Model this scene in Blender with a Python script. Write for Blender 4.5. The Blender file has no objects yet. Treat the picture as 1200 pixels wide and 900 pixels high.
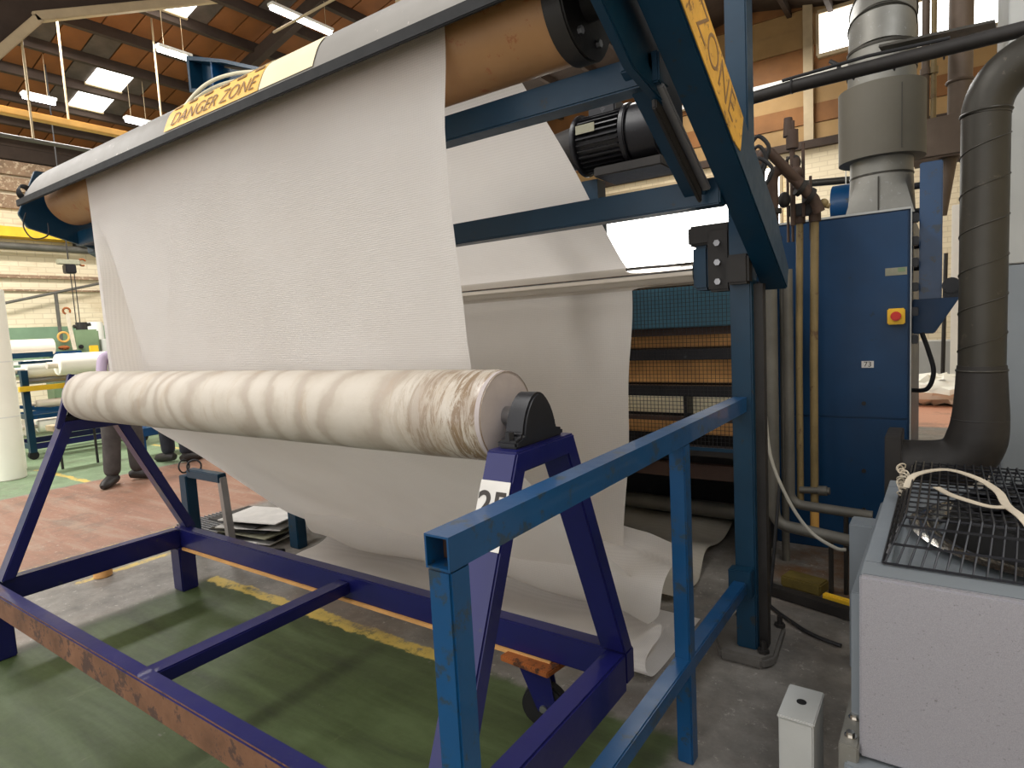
import bpy, bmesh, math, random
from mathutils import Vector, Matrix
random.seed(7)
scene = bpy.context.scene
COL = scene.collection
PI = math.pi

# ------------------------------------------------------------------ camera
cam_d = bpy.data.cameras.new('camera')
cam = bpy.data.objects.new('camera', cam_d)
COL.objects.link(cam)
scene.camera = cam
cam_d.sensor_fit = 'HORIZONTAL'
cam_d.sensor_width = 36.0
cam_d.lens = 36.0 * 726.9 / 1200.0
cam_d.clip_end = 200
def cam_matrix(yaw, pitch, roll, loc):
    cy, sy, cp, sp, cr, sr = math.cos(yaw), math.sin(yaw), math.cos(pitch), math.sin(pitch), math.cos(roll), math.sin(roll)
    f = Vector((sy*cp, cy*cp, -sp)); r = Vector((cy, -sy, 0)); d = f.cross(r)
    X = r*cr + d*sr; D = -r*sr + d*cr
    m = Matrix((X, -D, -f)).transposed().to_4x4()
    m.translation = loc
    return m
cam.matrix_world = cam_matrix(math.radians(-35.147), math.radians(5.3236), math.radians(3.0683), Vector((0, 0, 1.5)))

# ------------------------------------------------------------------ world, lights, exposure
world = bpy.data.worlds.new('hall_light'); scene.world = world
world.use_nodes = True
bg = world.node_tree.nodes['Background']
bg.inputs[0].default_value = (1.0, 0.985, 0.975, 1)
bg.inputs[1].default_value = 0.82
def area(name, loc, rot, sx, sy, power, color=(1, 1, 1)):
    l = bpy.data.lights.new(name, 'AREA'); l.shape = 'RECTANGLE'
    l.size = sx; l.size_y = sy; l.energy = power; l.color = color
    o = bpy.data.objects.new(name, l); COL.objects.link(o)
    o.location = loc; o.rotation_euler = rot
    return o
# daylight through the roof lights of the hall (rows run along the building)
area('roof_light_row', (-11.0, 1.5, 6.6), (0, 0, 0), 1.0, 8.0, 520, (1, 0.98, 0.95))
area('roof_light_row', (-4.0, -1.5, 7.6), (0, 0, 0), 1.2, 8.0, 230, (1, 0.98, 0.95))
area('roof_light_row', (1.6, 1.0, 5.6), (0, 0, 0), 1.0, 6.0, 60, (0.93, 0.96, 1.0))
area('roof_light_row', (-4.0, 11.5, 7.4), (0, 0, 0), 1.2, 7.0, 260, (1, 0.98, 0.94))
scene.view_settings.view_transform = 'Standard'
scene.view_settings.look = 'None'
scene.view_settings.exposure = 1.10
scene.view_settings.gamma = 1.0
scene.view_settings.use_curve_mapping = False

# ------------------------------------------------------------------ materials
def lin(c):
    return tuple(((v/255)/12.92 if v/255 <= 0.04045 else ((v/255+0.055)/1.055)**2.4) for v in c) + (1.0,)
class NT:
    def __init__(s, name):
        s.m = bpy.data.materials.new(name); s.m.use_nodes = True
        s.t = s.m.node_tree; s.b = s.t.nodes['Principled BSDF']
        s.co = None
    def n(s, k, **kw):
        nd = s.t.nodes.new(k)
        for a, v in kw.items(): setattr(nd, a, v)
        return nd
    def l(s, a, b): s.t.links.new(a, b)
    def coord(s):
        if s.co is None:
            s.co = s.n('ShaderNodeTexCoord').outputs['Object']
        return s.co
    def pos(s):
        return s.n('ShaderNodeNewGeometry').outputs['Position']
    def put(s, sock, v):
        if hasattr(v, 'is_linked') or hasattr(v, 'links'): s.l(v, sock)
        else: sock.default_value = v
    def math(s, op, a, b=None, c=None, clamp=False):
        nd = s.n('ShaderNodeMath', operation=op, use_clamp=clamp)
        s.put(nd.inputs[0], a)
        if b is not None: s.put(nd.inputs[1], b)
        if c is not None: s.put(nd.inputs[2], c)
        return nd.outputs[0]
    def noise(s, scale, detail=4, rough=0.6, vec=None, dist=0.0):
        nd = s.n('ShaderNodeTexNoise'); s.l(vec if vec is not None else s.coord(), nd.inputs['Vector'])
        nd.inputs['Scale'].default_value = scale; nd.inputs['Detail'].default_value = detail
        nd.inputs['Roughness'].default_value = rough; nd.inputs['Distortion'].default_value = dist
        return nd.outputs['Fac']
    def scalev(s, sc, vec=None):
        nd = s.n('ShaderNodeMapping'); s.l(vec if vec is not None else s.coord(), nd.inputs['Vector'])
        nd.inputs['Scale'].default_value = sc
        return nd.outputs[0]
    def ramp(s, fac, stops):
        nd = s.n('ShaderNodeValToRGB'); s.l(fac, nd.inputs[0])
        e = nd.color_ramp.elements
        while len(e) < len(stops): e.new(0.5)
        for el, (p, c) in zip(e, stops):
            el.position = p; el.color = c if len(c) == 4 else tuple(c)+(1,)
        return nd.outputs[0]
    def band(s, v, lo, hi):   # smooth step 0..1
        nd = s.n('ShaderNodeMapRange', interpolation_type='SMOOTHSTEP'); s.put(nd.inputs[0], v)
        nd.inputs[1].default_value = lo; nd.inputs[2].default_value = hi
        return nd.outputs[0]
    def mix(s, fac, a, b):
        nd = s.n('ShaderNodeMix', data_type='RGBA'); s.put(nd.inputs[0], fac)
        s.put(nd.inputs[6], a); s.put(nd.inputs[7], b)
        return nd.outputs[2]
    def bump(s, h, strength=0.2, dist=0.01):
        nd = s.n('ShaderNodeBump'); s.l(h, nd.inputs['Height'])
        nd.inputs['Strength'].default_value = strength; nd.inputs['Distance'].default_value = dist
        s.l(nd.outputs[0], s.b.inputs['Normal'])
    def col(s, v): s.put(s.b.inputs['Base Color'], v)
    def rough(s, v): s.put(s.b.inputs['Roughness'], v)
    def metal(s, v): s.put(s.b.inputs['Metallic'], v)
M = {}
def paint(name, c, rough=0.42, metal=0.0, var=0.18, scale=3.0, wear=None, wear_amt=0.0, bump=0.05, wscale=14, coat=0.0):
    t = NT(name)
    c = lin(c); d = tuple(v*(1-var) for v in c[:3])+(1,); e = tuple(min(1, v*(1+var)) for v in c[:3])+(1,)
    n1 = t.noise(scale, 5)
    base = t.ramp(n1, [(0.3, d), (0.7, e)])
    if wear is not None and wear_amt > 0:
        n2 = t.noise(wscale, 7, 0.72)
        f = t.band(n2, 0.72-wear_amt, 0.76-wear_amt*0.8)
        base = t.mix(f, base, lin(wear))
    t.col(base); t.metal(metal)
    n3 = t.noise(scale*6, 3)
    t.rough(t.math('MULTIPLY_ADD', n3, 0.2, rough-0.1))
    if bump: t.bump(t.noise(scale*25, 2), bump, 0.004)
    t.b.inputs['Specular IOR Level'].default_value = 0.35
    if coat: t.b.inputs['Coat Weight'].default_value = coat
    M[name] = t.m
    return t
def emit(name, c, strength):
    t = NT(name); t.col((*c, 1)); t.b.inputs['Emission Color'].default_value = (*c, 1)
    t.b.inputs['Emission Strength'].default_value = strength; M[name] = t.m
paint('machine_blue', (8, 46, 68), 0.38, wear=(36, 40, 42), wear_amt=0.10)
paint('rail_blue', (8, 62, 104), 0.34, wear=(36, 54, 70), wear_amt=0.17, var=0.16, coat=0.3)
paint('cabinet_blue', (2, 50, 86), 0.42, var=0.2, scale=1.6, wear=(14, 40, 62), wear_amt=0.08)
paint('cart_purple', (18, 20, 80), 0.36, wear=(40, 44, 70), wear_amt=0.10, coat=0.25)
paint('rust_brown', (112, 78, 56), 0.8, var=0.4, scale=7, wear=(74, 54, 46), wear_amt=0.22)
paint('rust_orange', (140, 78, 34), 0.8, var=0.3, scale=9, wear=(70, 42, 26), wear_amt=0.2)
paint('black_paint', (26, 26, 30), 0.35, var=0.25, scale=5, wear=(70, 70, 74), wear_amt=0.08)
paint('dark_iron', (38, 35, 33), 0.55, var=0.3, scale=6)
paint('dark_brown', (58, 40, 32), 0.6, var=0.3, scale=4)
paint('black_rubber', (24, 24, 25), 0.7, var=0.2)
paint('wood_roller', (152, 113, 74), 0.5, var=0.16, scale=2.2, wear=(140, 86, 52), wear_amt=0.14)
paint('board_brown', (208, 156, 96), 0.7, var=0.2, scale=5)
paint('header_blue', (50, 88, 104), 0.5, var=0.12)
paint('board_cream', (244, 232, 200), 0.7, var=0.08, scale=5)
paint('chrome', (205, 200, 192), 0.16, metal=1.0, var=0.06, scale=2, bump=0.0)
paint('steel', (150, 150, 152), 0.38, metal=0.9, var=0.12, scale=5)
paint('galvanised', (132, 130, 123), 0.5, metal=0.55, var=0.12, scale=4, wear=(150, 150, 148), wear_amt=0.12, wscale=30)
paint('duct_grey', (58, 55, 49), 0.45, metal=0.35, var=0.14, scale=3, wear=(80, 74, 66), wear_amt=0.12)
paint('duct_brown', (96, 82, 70), 0.55, metal=0.3, var=0.2, scale=3)
paint('collar_grey', (100, 95, 84), 0.6, var=0.08, scale=2)
paint('guard_silver', (128, 124, 118), 0.60, metal=0.1, var=0.06, scale=2, wear=(168, 160, 150), wear_amt=0.1)
paint('light_grey', (172, 173, 170), 0.5, var=0.06, scale=3)
paint('unit_grey', (126, 132, 137), 0.45, var=0.07, scale=3, metal=0.2)
paint('white_paint', (226, 224, 216), 0.6, var=0.05)
paint('white_roll', (244, 240, 226), 0.75, var=0.03)
paint('cream_roll', (214, 202, 186), 0.7, var=0.06)
paint('yellow_paint', (232, 186, 48), 0.5, var=0.12)
paint('yellow_dull', (206, 158, 84), 0.6, var=0.14)
paint('tape_yellow', (226, 178, 92), 0.55, var=0.12, scale=8)
paint('tape_pale', (232, 214, 176), 0.55, var=0.06, scale=5)
paint('sign_yellow', (206, 156, 62), 0.6, var=0.22, scale=9, wear=(132, 96, 52), wear_amt=0.17, wscale=26)
paint('faded_ink', (128, 98, 62), 0.6, var=0.2)
paint('ramp_dirty', (96, 82, 34), 0.7, var=0.35, scale=9)
paint('ink', (52, 46, 42), 0.6, var=0.1)
paint('red', (196, 38, 26), 0.4, var=0.1)
paint('plate_grey', (140, 138, 118), 0.5, var=0.12, scale=20)
paint('green_machine', (112, 132, 100), 0.55, var=0.15)
paint('green_dado', (120, 146, 118), 0.6, var=0.1)
paint('brass_pipe', (128, 110, 74), 0.5, var=0.22, scale=5, wear=(96, 74, 52), wear_amt=0.14)
paint('rust_pipe', (74, 57, 47), 0.65, var=0.3, scale=7)
paint('pipe_grey', (98, 95, 88), 0.5, var=0.2, scale=5, metal=0.3)
paint('beam_dark', (58, 46, 38), 0.8, var=0.25, scale=2)
paint('beam_pale', (176, 158, 128), 0.75, var=0.15, scale=2)
paint('beam_weathered', (150, 124, 100), 0.85, var=0.3, scale=3, wear=(196, 176, 148), wear_amt=0.2)
paint('panel_orange', (122, 76, 40), 0.85, var=0.22, scale=1.3)
paint('panel_grey', (82, 72, 66), 0.85, var=0.3, scale=3)
paint('wood_lining', (122, 82, 45), 0.75, var=0.25, scale=1.2)
paint('wood_pale', (150, 120, 78), 0.75, var=0.15, scale=1.2)
paint('strap_beige', (196, 184, 164), 0.75, var=0.12, scale=8)
paint('trouser_grey', (70, 66, 64), 0.9, var=0.25, scale=9)
paint('trouser_navy', (44, 46, 54), 0.9, var=0.25, scale=9)
paint('shirt_lilac', (176, 160, 180), 0.85, var=0.08)
paint('shirt_blue', (52, 74, 122), 0.85, var=0.12)
paint('skin_tone', (214, 164, 138), 0.55, var=0.06)
paint('hair_dark', (58, 44, 36), 0.7, var=0.2)
paint('leather', (46, 42, 40), 0.5, var=0.2)
paint('paper', (206, 202, 196), 0.8, var=0.1, scale=8)
paint('cable_black', (34, 34, 36), 0.5, var=0.1)
paint('cable_grey', (150, 146, 136), 0.5, var=0.1)
paint('hose_cream', (214, 206, 178), 0.5, var=0.08)
paint('concrete_pad', (92, 88, 83), 0.9, var=0.25, scale=7, bump=0.3)
emit('tube_glow', (0.93, 0.92, 1.0), 9.0)
emit('skylight_glow', (1.0, 0.98, 0.94), 2.6)
emit('window_glow', (1.0, 0.985, 0.94), 2.2)

def fabric_mat(name, c, c2):
    t = NT(name)
    n = t.noise(1.6, 4)
    base = t.ramp(n, [(0.32, lin(c2)), (0.68, lin(c))])
    w1 = t.n('ShaderNodeTexWave', wave_type='BANDS', bands_direction='X'); w1.inputs['Scale'].default_value = 42
    w2 = t.n('ShaderNodeTexWave', wave_type='BANDS', bands_direction='Z'); w2.inputs['Scale'].default_value = 42
    for w in (w1, w2):
        t.l(t.coord(), w.inputs['Vector']); w.inputs['Distortion'].default_value = 1.2; w.inputs['Detail Scale'].default_value = 3
    h = t.math('MULTIPLY', w1.outputs['Fac'], w2.outputs['Fac'])
    sp = t.band(t.noise(9, 6, 0.8), 0.74, 0.80)
    base = t.mix(t.math('MULTIPLY', h, 0.14), base, lin((150, 144, 138)))
    base = t.mix(t.math('MULTIPLY', sp, 0.25), base, lin((170, 160, 148)))
    t.col(base); t.rough(0.9)
    t.bump(t.math('MULTIPLY_ADD', t.noise(85, 3), 1.4, h), 0.32, 0.006)
    tl = t.n('ShaderNodeBsdfTranslucent'); t.l(base, tl.inputs[0])
    mx_ = t.n('ShaderNodeMixShader'); mx_.inputs[0].default_value = 0.5
    t.l(t.b.outputs[0], mx_.inputs[1]); t.l(tl.outputs[0], mx_.inputs[2])
    t.l(mx_.outputs[0], t.t.nodes['Material Output'].inputs[0])
    M[name] = t.m
fabric_mat('fabric', (240, 235, 230), (234, 228, 222))
fabric_mat('fabric_floor', (224, 219, 208), (206, 198, 182))

def mandrel_mat():
    t = NT('mandrel_wrap')
    w = t.n('ShaderNodeTexWave', wave_type='BANDS', bands_direction='X')
    mp = t.n('ShaderNodeMapping'); t.l(t.coord(), mp.inputs['Vector'])
    mp.inputs['Rotation'].default_value = (0, 0, 0.22); t.l(mp.outputs[0], w.inputs['Vector'])
    w.inputs['Scale'].default_value = 1.7; w.inputs['Distortion'].default_value = 11; w.inputs['Detail'].default_value = 6; w.inputs['Detail Scale'].default_value = 1.3
    base = t.ramp(w.outputs['Fac'], [(0.05, lin((164, 152, 138))), (0.4, lin((178, 168, 154))), (0.9, lin((186, 177, 164)))])
    sx = t.n('ShaderNodeSeparateXYZ'); t.l(t.coord(), sx.inputs[0]); X = sx.outputs[0]
    st = t.noise(5, 8, 0.8, t.scalev((7, 1.2, 1.2)), 0.8)
    near = t.band(X, -1.42, -1.08)
    f = t.math('MULTIPLY', t.band(st, 0.44, 0.56), near)
    base = t.mix(t.math('MULTIPLY', f, 0.85), base, lin((112, 86, 56)))
    veil = t.math('MULTIPLY', t.band(t.noise(2.4, 7, 0.75, t.scalev((3.5, 1, 1)), 0.6), 0.50, 0.66), 0.35)
    base = t.mix(veil, base, lin((160, 138, 112)))
    sp = t.band(t.noise(11, 6, 0.8), 0.66, 0.72)
    base = t.mix(t.math('MULTIPLY', sp, 0.4), base, lin((140, 122, 100)))
    t.col(base)
    t.rough(t.math('MULTIPLY_ADD', near, -0.35, 0.62))
    t.bump(t.noise(24, 5), 0.28, 0.006)
    M['mandrel_wrap'] = t.m
mandrel_mat()

def floor_mat():
    t = NT('floor_paint')
    p = t.pos()
    big = t.noise(0.9, 5, 0.6, p); mid = t.noise(4.5, 6, 0.7, p); fine = t.noise(30, 5, 0.7, p)
    s = t.n('ShaderNodeSeparateXYZ'); t.l(p, s.inputs[0])
    wob = t.math('MULTIPLY_ADD', mid, 0.12, -0.06)
    X = t.math('ADD', s.outputs[0], wob); Y = t.math('ADD', s.outputs[1], wob)
    # streaks of dirt drawn along the roller direction by the trolleys
    streak = t.noise(2.6, 6, 0.7, t.scalev((0.35, 2.4, 1), p), 0.4)
    conc = t.ramp(mid, [(0.25, lin((86, 82, 77))), (0.55, lin((124, 119, 112))), (0.8, lin((152, 147, 139)))])
    conc = t.mix(t.math('MULTIPLY', t.band(big, 0.5, 0.68), 0.45), conc, lin((140, 116, 98)))
    green = t.ramp(streak, [(0.3, lin((40, 50, 22))), (0.5, lin((57, 70, 34))), (0.72, lin((74, 88, 52)))])
    green = t.mix(t.math('MULTIPLY', t.band(t.noise(3.2, 7, 0.75, t.scalev((1.5, 0.5, 1), p)), 0.60, 0.70), 0.4), green, lin((98, 104, 74)))
    green_lit = t.ramp(mid, [(0.3, lin((100, 120, 88))), (0.7, lin((124, 144, 110)))])  # far green made paler, the brighter light there is in the colour
    red = t.ramp(streak, [(0.3, lin((122, 92, 74))), (0.5, lin((142, 102, 82))), (0.75, lin((152, 134, 116)))])
    # masks
    c = conc
    inR = t.math('MULTIPLY', t.band(X, -7.97, -7.9), t.math('SUBTRACT', 1.0, t.band(X, -5.3, -5.1)))
    wearR = t.band(t.noise(2.0, 6, 0.7, p), 0.66, 0.78)
    c = t.mix(t.math('MULTIPLY', inR, t.math('MULTIPLY_ADD', wearR, -0.7, 1.0)), c, red)
    c = t.mix(t.math('SUBTRACT', 1.0, t.band(X, -8.0, -7.94)), c, green_lit)
    g = t.math('MULTIPLY', t.band(X, -3.92, -3.78), t.math('SUBTRACT', 1.0, t.band(Y, 1.98, 2.04)))
    g = t.math('MULTIPLY', g, t.math('SUBTRACT', 1.0, t.band(X, -0.80, -0.70)))
    chips = t.band(t.noise(7, 7, 0.75, p), 0.66, 0.70)
    c = t.mix(t.math('MULTIPLY', g, t.math('MULTIPLY_ADD', chips, -0.55, 1.0)), c, green)
    rp_ = t.math('MULTIPLY', t.math('MULTIPLY', t.band(X, -0.95, -0.7), t.band(Y, 3.2, 3.5)), t.band(t.noise(3, 6, 0.7, p), 0.40, 0.60))
    c = t.mix(t.math('MULTIPLY', rp_, t.math('SUBTRACT', 1.0, t.band(Y, 4.3, 4.6))), c, lin((104, 74, 46)))
    # far right walkway
    far = t.math('MULTIPLY', t.band(Y, 9.0, 9.1), t.math('SUBTRACT', 1.0, t.band(Y, 10.95, 11.05)))
    far = t.math('MULTIPLY', far, t.band(X, -3.0, -2.9))
    c = t.mix(far, c, lin((206, 150, 122)))
    # lines
    def box(x0, x1, y0, y1):
        a = t.math('MULTIPLY', t.band(X, x0, x0+0.015), t.math('SUBTRACT', 1.0, t.band(X, x1-0.015, x1)))
        b = t.math('MULTIPLY', t.band(Y, y0, y0+0.015), t.math('SUBTRACT', 1.0, t.band(Y, y1-0.015, y1)))
        return t.math('MULTIPLY', a, b)
    ln = box(-5.22, -5.08, -3, 2.6)
    for q in ((-4.62, -4.54, 1.5, 2.3), (-3.85, -1.7, 1.96, 2.05), (-9.5, -7.95, 2.83, 2.91), (-9.9, -8.4, 4.42, 4.50)):
        ln = t.math('MAXIMUM', ln, box(*q))
    worn = t.band(t.noise(6, 6, 0.8, p), 0.36, 0.52)
    c = t.mix(t.math('MULTIPLY', ln, worn), c, lin((200, 172, 84)))
    # scuffs: pale wheel marks and black specks
    sc = t.band(t.noise(2.2, 7, 0.8, t.scalev((6, 0.8, 1), p)), 0.68, 0.74)
    c = t.mix(t.math('MULTIPLY', sc, 0.28), c, lin((196, 190, 174)))
    dk = t.band(t.noise(24, 7, 0.85, p), 0.60, 0.68)
    c = t.mix(t.math('MULTIPLY', dk, 0.5), c, lin((64, 56, 48)))
    flake = t.math('MULTIPLY', t.band(t.noise(19, 8, 0.85, p), 0.57, 0.63), t.math('SUBTRACT', 1.0, g))
    c = t.mix(t.math('MULTIPLY', flake, 0.45), c, lin((206, 200, 190)))
    grime = t.math('MULTIPLY', t.band(t.noise(1.7, 8, 0.78, p), 0.50, 0.64), t.math('SUBTRACT', 1.0, g))
    c = t.mix(t.math('MULTIPLY', grime, 0.45), c, lin((92, 80, 70)))
    t.col(c)
    t.rough(t.math('MULTIPLY_ADD', fine, 0.25, 0.42))
    t.bump(fine, 0.12, 0.006)
    M['floor_paint'] = t.m
floor_mat()

def brick_mat():
    t = NT('painted_brick')
    g = t.n('ShaderNodeNewGeometry')
    sp = t.n('ShaderNodeSeparateXYZ'); t.l(g.outputs['Position'], sp.inputs[0])
    cb = t.n('ShaderNodeCombineXYZ'); t.l(t.math('ADD', sp.outputs[0], sp.outputs[1]), cb.inputs[0]); t.l(sp.outputs[2], cb.inputs[1])
    b = t.n('ShaderNodeTexBrick'); t.l(cb.outputs[0], b.inputs['Vector'])
    b.inputs['Scale'].default_value = 1.0; b.inputs['Brick Width'].default_value = 0.32; b.inputs['Row Height'].default_value = 0.11
    b.inputs['Mortar Size'].default_value = 0.012; b.inputs['Mortar Smooth'].default_value = 0.4
    b.inputs['Color1'].default_value = lin((222, 208, 178)); b.inputs['Color2'].default_value = lin((230, 217, 188)); b.inputs['Mortar'].default_value = lin((210, 195, 165))
    st = t.noise(0.9, 7, 0.75, t.scalev((0.4, 0.4, 2.2), g.outputs['Position']))
    c = t.mix(t.math('MULTIPLY', t.band(st, 0.52, 0.66), 0.45), b.outputs['Color'], lin((188, 164, 128)))
    d = t.band(t.noise(5, 7, 0.8, g.outputs['Position']), 0.66, 0.74)
    c = t.mix(t.math('MULTIPLY', d, 0.45), c, lin((140, 120, 98)))
    t.col(c); t.rough(0.85); t.bump(b.outputs['Fac'], -0.3, 0.01)
    M['painted_brick'] = t.m
brick_mat()

def speckle_mat():
    t = NT('galv_panel')
    v = t.n('ShaderNodeTexVoronoi'); t.l(t.coord(), v.inputs['Vector']); v.inputs['Scale'].default_value = 620
    base = t.ramp(v.outputs['Distance'], [(0.1, lin((134, 132, 136))), (0.6, lin((160, 158, 164)))])
    sp = t.band(t.noise(110, 4, 0.75), 0.62, 0.68)
    base = t.mix(t.math('MULTIPLY', sp, 0.55), base, lin((96, 92, 90)))
    t.col(base); t.metal(0.35); t.rough(0.36)
    t.bump(v.outputs['Distance'], 0.12, 0.002)
    M['galv_panel'] = t.m
speckle_mat()

# ------------------------------------------------------------------ mesh helpers
class G:
    def __init__(s): s.bm = bmesh.new()
    def _x(s, vs, m):
        for v in vs: v.co = m @ v.co
    def box(s, c, size, rot=None):
        r = bmesh.ops.create_cube(s.bm, size=1.0)['verts']
        m = Matrix.Translation(Vector(c)) @ (rot.to_4x4() if rot else Matrix.Identity(4)) @ Matrix.Diagonal((*size, 1))
        s._x(r, m); return s
    def mm(s, x0, x1, y0, y1, z0, z1):
        return s.box(((x0+x1)/2, (y0+y1)/2, (z0+z1)/2), (abs(x1-x0), abs(y1-y0), abs(z1-z0)))
    def frame(s, d, up=(0, 0, 1)):
        d = Vector(d).normalized(); up = Vector(up)
        if abs(d.dot(up)) > 0.98: up = Vector((0, 1, 0)) if abs(d.y) < 0.9 else Vector((1, 0, 0))
        side = up.cross(d).normalized(); u = d.cross(side)
        return Matrix((side, u, d)).transposed()
    def bar(s, a, b, w, h, up=(0, 0, 1)):   # w: sideways, h: along up
        a, b = Vector(a), Vector(b)
        return s.box((a+b)/2, (w, h, (b-a).length), s.frame(b-a, up))
    def cyl(s, a, b, r0, r1=None, seg=24, cap=True):
        a, b = Vector(a), Vector(b); r1 = r0 if r1 is None else r1
        R = s.frame(b-a)
        A, B = [], []
        for i in range(seg):
            t = 2*PI*i/seg; q = R @ Vector((math.cos(t), math.sin(t), 0))
            A.append(s.bm.verts.new(a+q*r0)); B.append(s.bm.verts.new(b+q*r1))
        for i in range(seg):
            j = (i+1) % seg; s.bm.faces.new((A[i], A[j], B[j], B[i]))
        if cap: s.bm.faces.new(A[::-1]); s.bm.faces.new(B)
        return s
    def tube(s, pts, r, seg=10, cap=True):
        pts = [Vector(p) for p in pts]; rings = []
        n = len(pts); rr = r if isinstance(r, (list, tuple)) else [r]*n
        prev = None
        for i, p in enumerate(pts):
            d = (pts[min(i+1, n-1)] - pts[max(i-1, 0)]).normalized()
            if prev is None:
                R = s.frame(d)
            else:
                q = prev.col[2].rotation_difference(d); R = q.to_matrix() @ prev
            prev = R
            rings.append([s.bm.verts.new(p + R @ Vector((math.cos(2*PI*k/seg)*rr[i], math.sin(2*PI*k/seg)*rr[i], 0))) for k in range(seg)])
        for i in range(n-1):
            for k in range(seg):
                j = (k+1) % seg; s.bm.faces.new((rings[i][k], rings[i][j], rings[i+1][j], rings[i+1][k]))
        if cap: s.bm.faces.new(rings[0][::-1]); s.bm.faces.new(rings[-1])
        return s
    def prism(s, poly, axis, a, b):   # poly of 2-tuples in the two other axes (cyclic order kept: x->(y,z), y->(x,z), z->(x,y))
        def P(q, t):
            return {'x': (t, q[0], q[1]), 'y': (q[0], t, q[1]), 'z': (q[0], q[1], t)}[axis]
        A = [s.bm.verts.new(P(q, a)) for q in poly]; B = [s.bm.verts.new(P(q, b)) for q in poly]
        n = len(poly)
        for i in range(n):
            j = (i+1) % n; s.bm.faces.new((A[i], A[j], B[j], B[i]))
        s.bm.faces.new(A[::-1]); s.bm.faces.new(B)
        return s
    def grid(s, f, nu, nv):
        vs = [[s.bm.verts.new(f(i/nu, j/nv)) for j in range(nv+1)] for i in range(nu+1)]
        for i in range(nu):
            for j in range(nv): s.bm.faces.new((vs[i][j], vs[i+1][j], vs[i+1][j+1], vs[i][j+1]))
        return s
    def ball(s, c, r, sx=1, sy=1, sz=1, seg=14):
        r_ = bmesh.ops.create_uvsphere(s.bm, u_segments=seg, v_segments=max(6, seg//2+2), radius=r)['verts']
        s._x(r_, Matrix.Translation(Vector(c)) @ Matrix.Diagonal((sx, sy, sz, 1))); return s
    def torus(s, c, R, r, axis=(0, 0, 1), seg=28, sub=8):
        fr = s.frame(axis); c = Vector(c)
        rings = []
        for i in range(seg):
            t = 2*PI*i/seg; d = fr @ Vector((math.cos(t), math.sin(t), 0)); up = fr @ Vector((0, 0, 1))
            rings.append([s.bm.verts.new(c + d*(R + r*math.cos(2*PI*k/sub)) + up*(r*math.sin(2*PI*k/sub))) for k in range(sub)])
        for i in range(seg):
            n = (i+1) % seg
            for k in range(sub):
                j = (k+1) % sub; s.bm.faces.new((rings[i][k], rings[n][k], rings[n][j], rings[i][j]))
        return s
    def done(s, name, mat, parent=None, bevel=0.0, smooth=True, solid=0.0):
        bm = s.bm
        if solid:
            bmesh.ops.recalc_face_normals(bm, faces=bm.faces)
            bmesh.ops.solidify(bm, geom=bm.faces[:], thickness=solid)
        bmesh.ops.recalc_face_normals(bm, faces=bm.faces)
        if bevel:
            es = [e for e in bm.edges if len(e.link_faces) == 2 and e.calc_face_angle(0) > 0.6]
            bmesh.ops.bevel(bm, geom=es, offset=bevel, segments=2, affect='EDGES', clamp_overlap=True)
        me = bpy.data.meshes.new(name); bm.to_mesh(me); bm.free()
        if smooth:
            for p in me.polygons: p.use_smooth = True
            me.set_sharp_from_angle(angle=math.radians(35))
        me.materials.append(M[mat])
        o = bpy.data.objects.new(name, me); COL.objects.link(o)
        if parent is not None: child(o, parent)
        return o
def child(o, parent):
    o.parent = parent
    o.matrix_parent_inverse = ROOT_INV.get(parent.name, Matrix.Identity(4))
ROOT_INV = {}
def tag(o, label, cat, group=None, kind=None):
    o['label'] = label; o['category'] = cat
    if group: o['group'] = group
    if kind: o['kind'] = kind
    return o
def thing(name, loc, label, cat, group=None):
    o = bpy.data.objects.new(name, None); COL.objects.link(o)
    o.location = loc; o.empty_display_size = 0.1
    ROOT_INV[o.name] = Matrix.Translation(-Vector(loc))
    return tag(o, label, cat, group)
def struct(o):
    o['kind'] = 'structure'; return o
def lab(o, text): o['label'] = text; return o
def text_obj(name, body, size, mat, matrix, parent, shear=0.0, thick=0.0006, offset=0.0):
    cu = bpy.data.curves.new(name, 'FONT'); cu.body = body; cu.size = size; cu.extrude = thick
    cu.align_x = 'CENTER'; cu.align_y = 'CENTER'; cu.shear = shear; cu.offset = offset
    t = bpy.data.objects.new(name, cu); COL.objects.link(t)
    bpy.context.view_layer.update()
    me = bpy.data.meshes.new_from_object(t.evaluated_get(bpy.context.evaluated_depsgraph_get()))
    bpy.data.objects.remove(t)
    me.transform(matrix); me.materials.clear(); me.materials.append(M[mat]); me.name = name
    o = bpy.data.objects.new(name, me); COL.objects.link(o)
    if parent is not None: child(o, parent)
    return o
def axes(x, y, z, loc):
    m = Matrix((Vector(x).normalized(), Vector(y).normalized(), Vector(z).normalized())).transposed().to_4x4()
    m.translation = Vector(loc); return m
def arc(c, r, a0, a1, n, u, v):
    c, u, v = Vector(c), Vector(u), Vector(v)
    return [c + u*(r*math.cos(a0+(a1-a0)*i/n)) + v*(r*math.sin(a0+(a1-a0)*i/n)) for i in range(n+1)]
def smooth_path(pts, n=8):
    pts = [Vector(p) for p in pts]; out = []
    for i in range(len(pts)-1):
        p0, p1, p2, p3 = pts[max(i-1, 0)], pts[i], pts[i+1], pts[min(i+2, len(pts)-1)]
        for k in range(n):
            t = k/n
            out.append(0.5*((2*p1)+(p2-p0)*t+(2*p0-5*p1+4*p2-p3)*t*t+(3*p1-p0-3*p2+p3)*t**3))
    out.append(pts[-1]); return out

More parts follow.
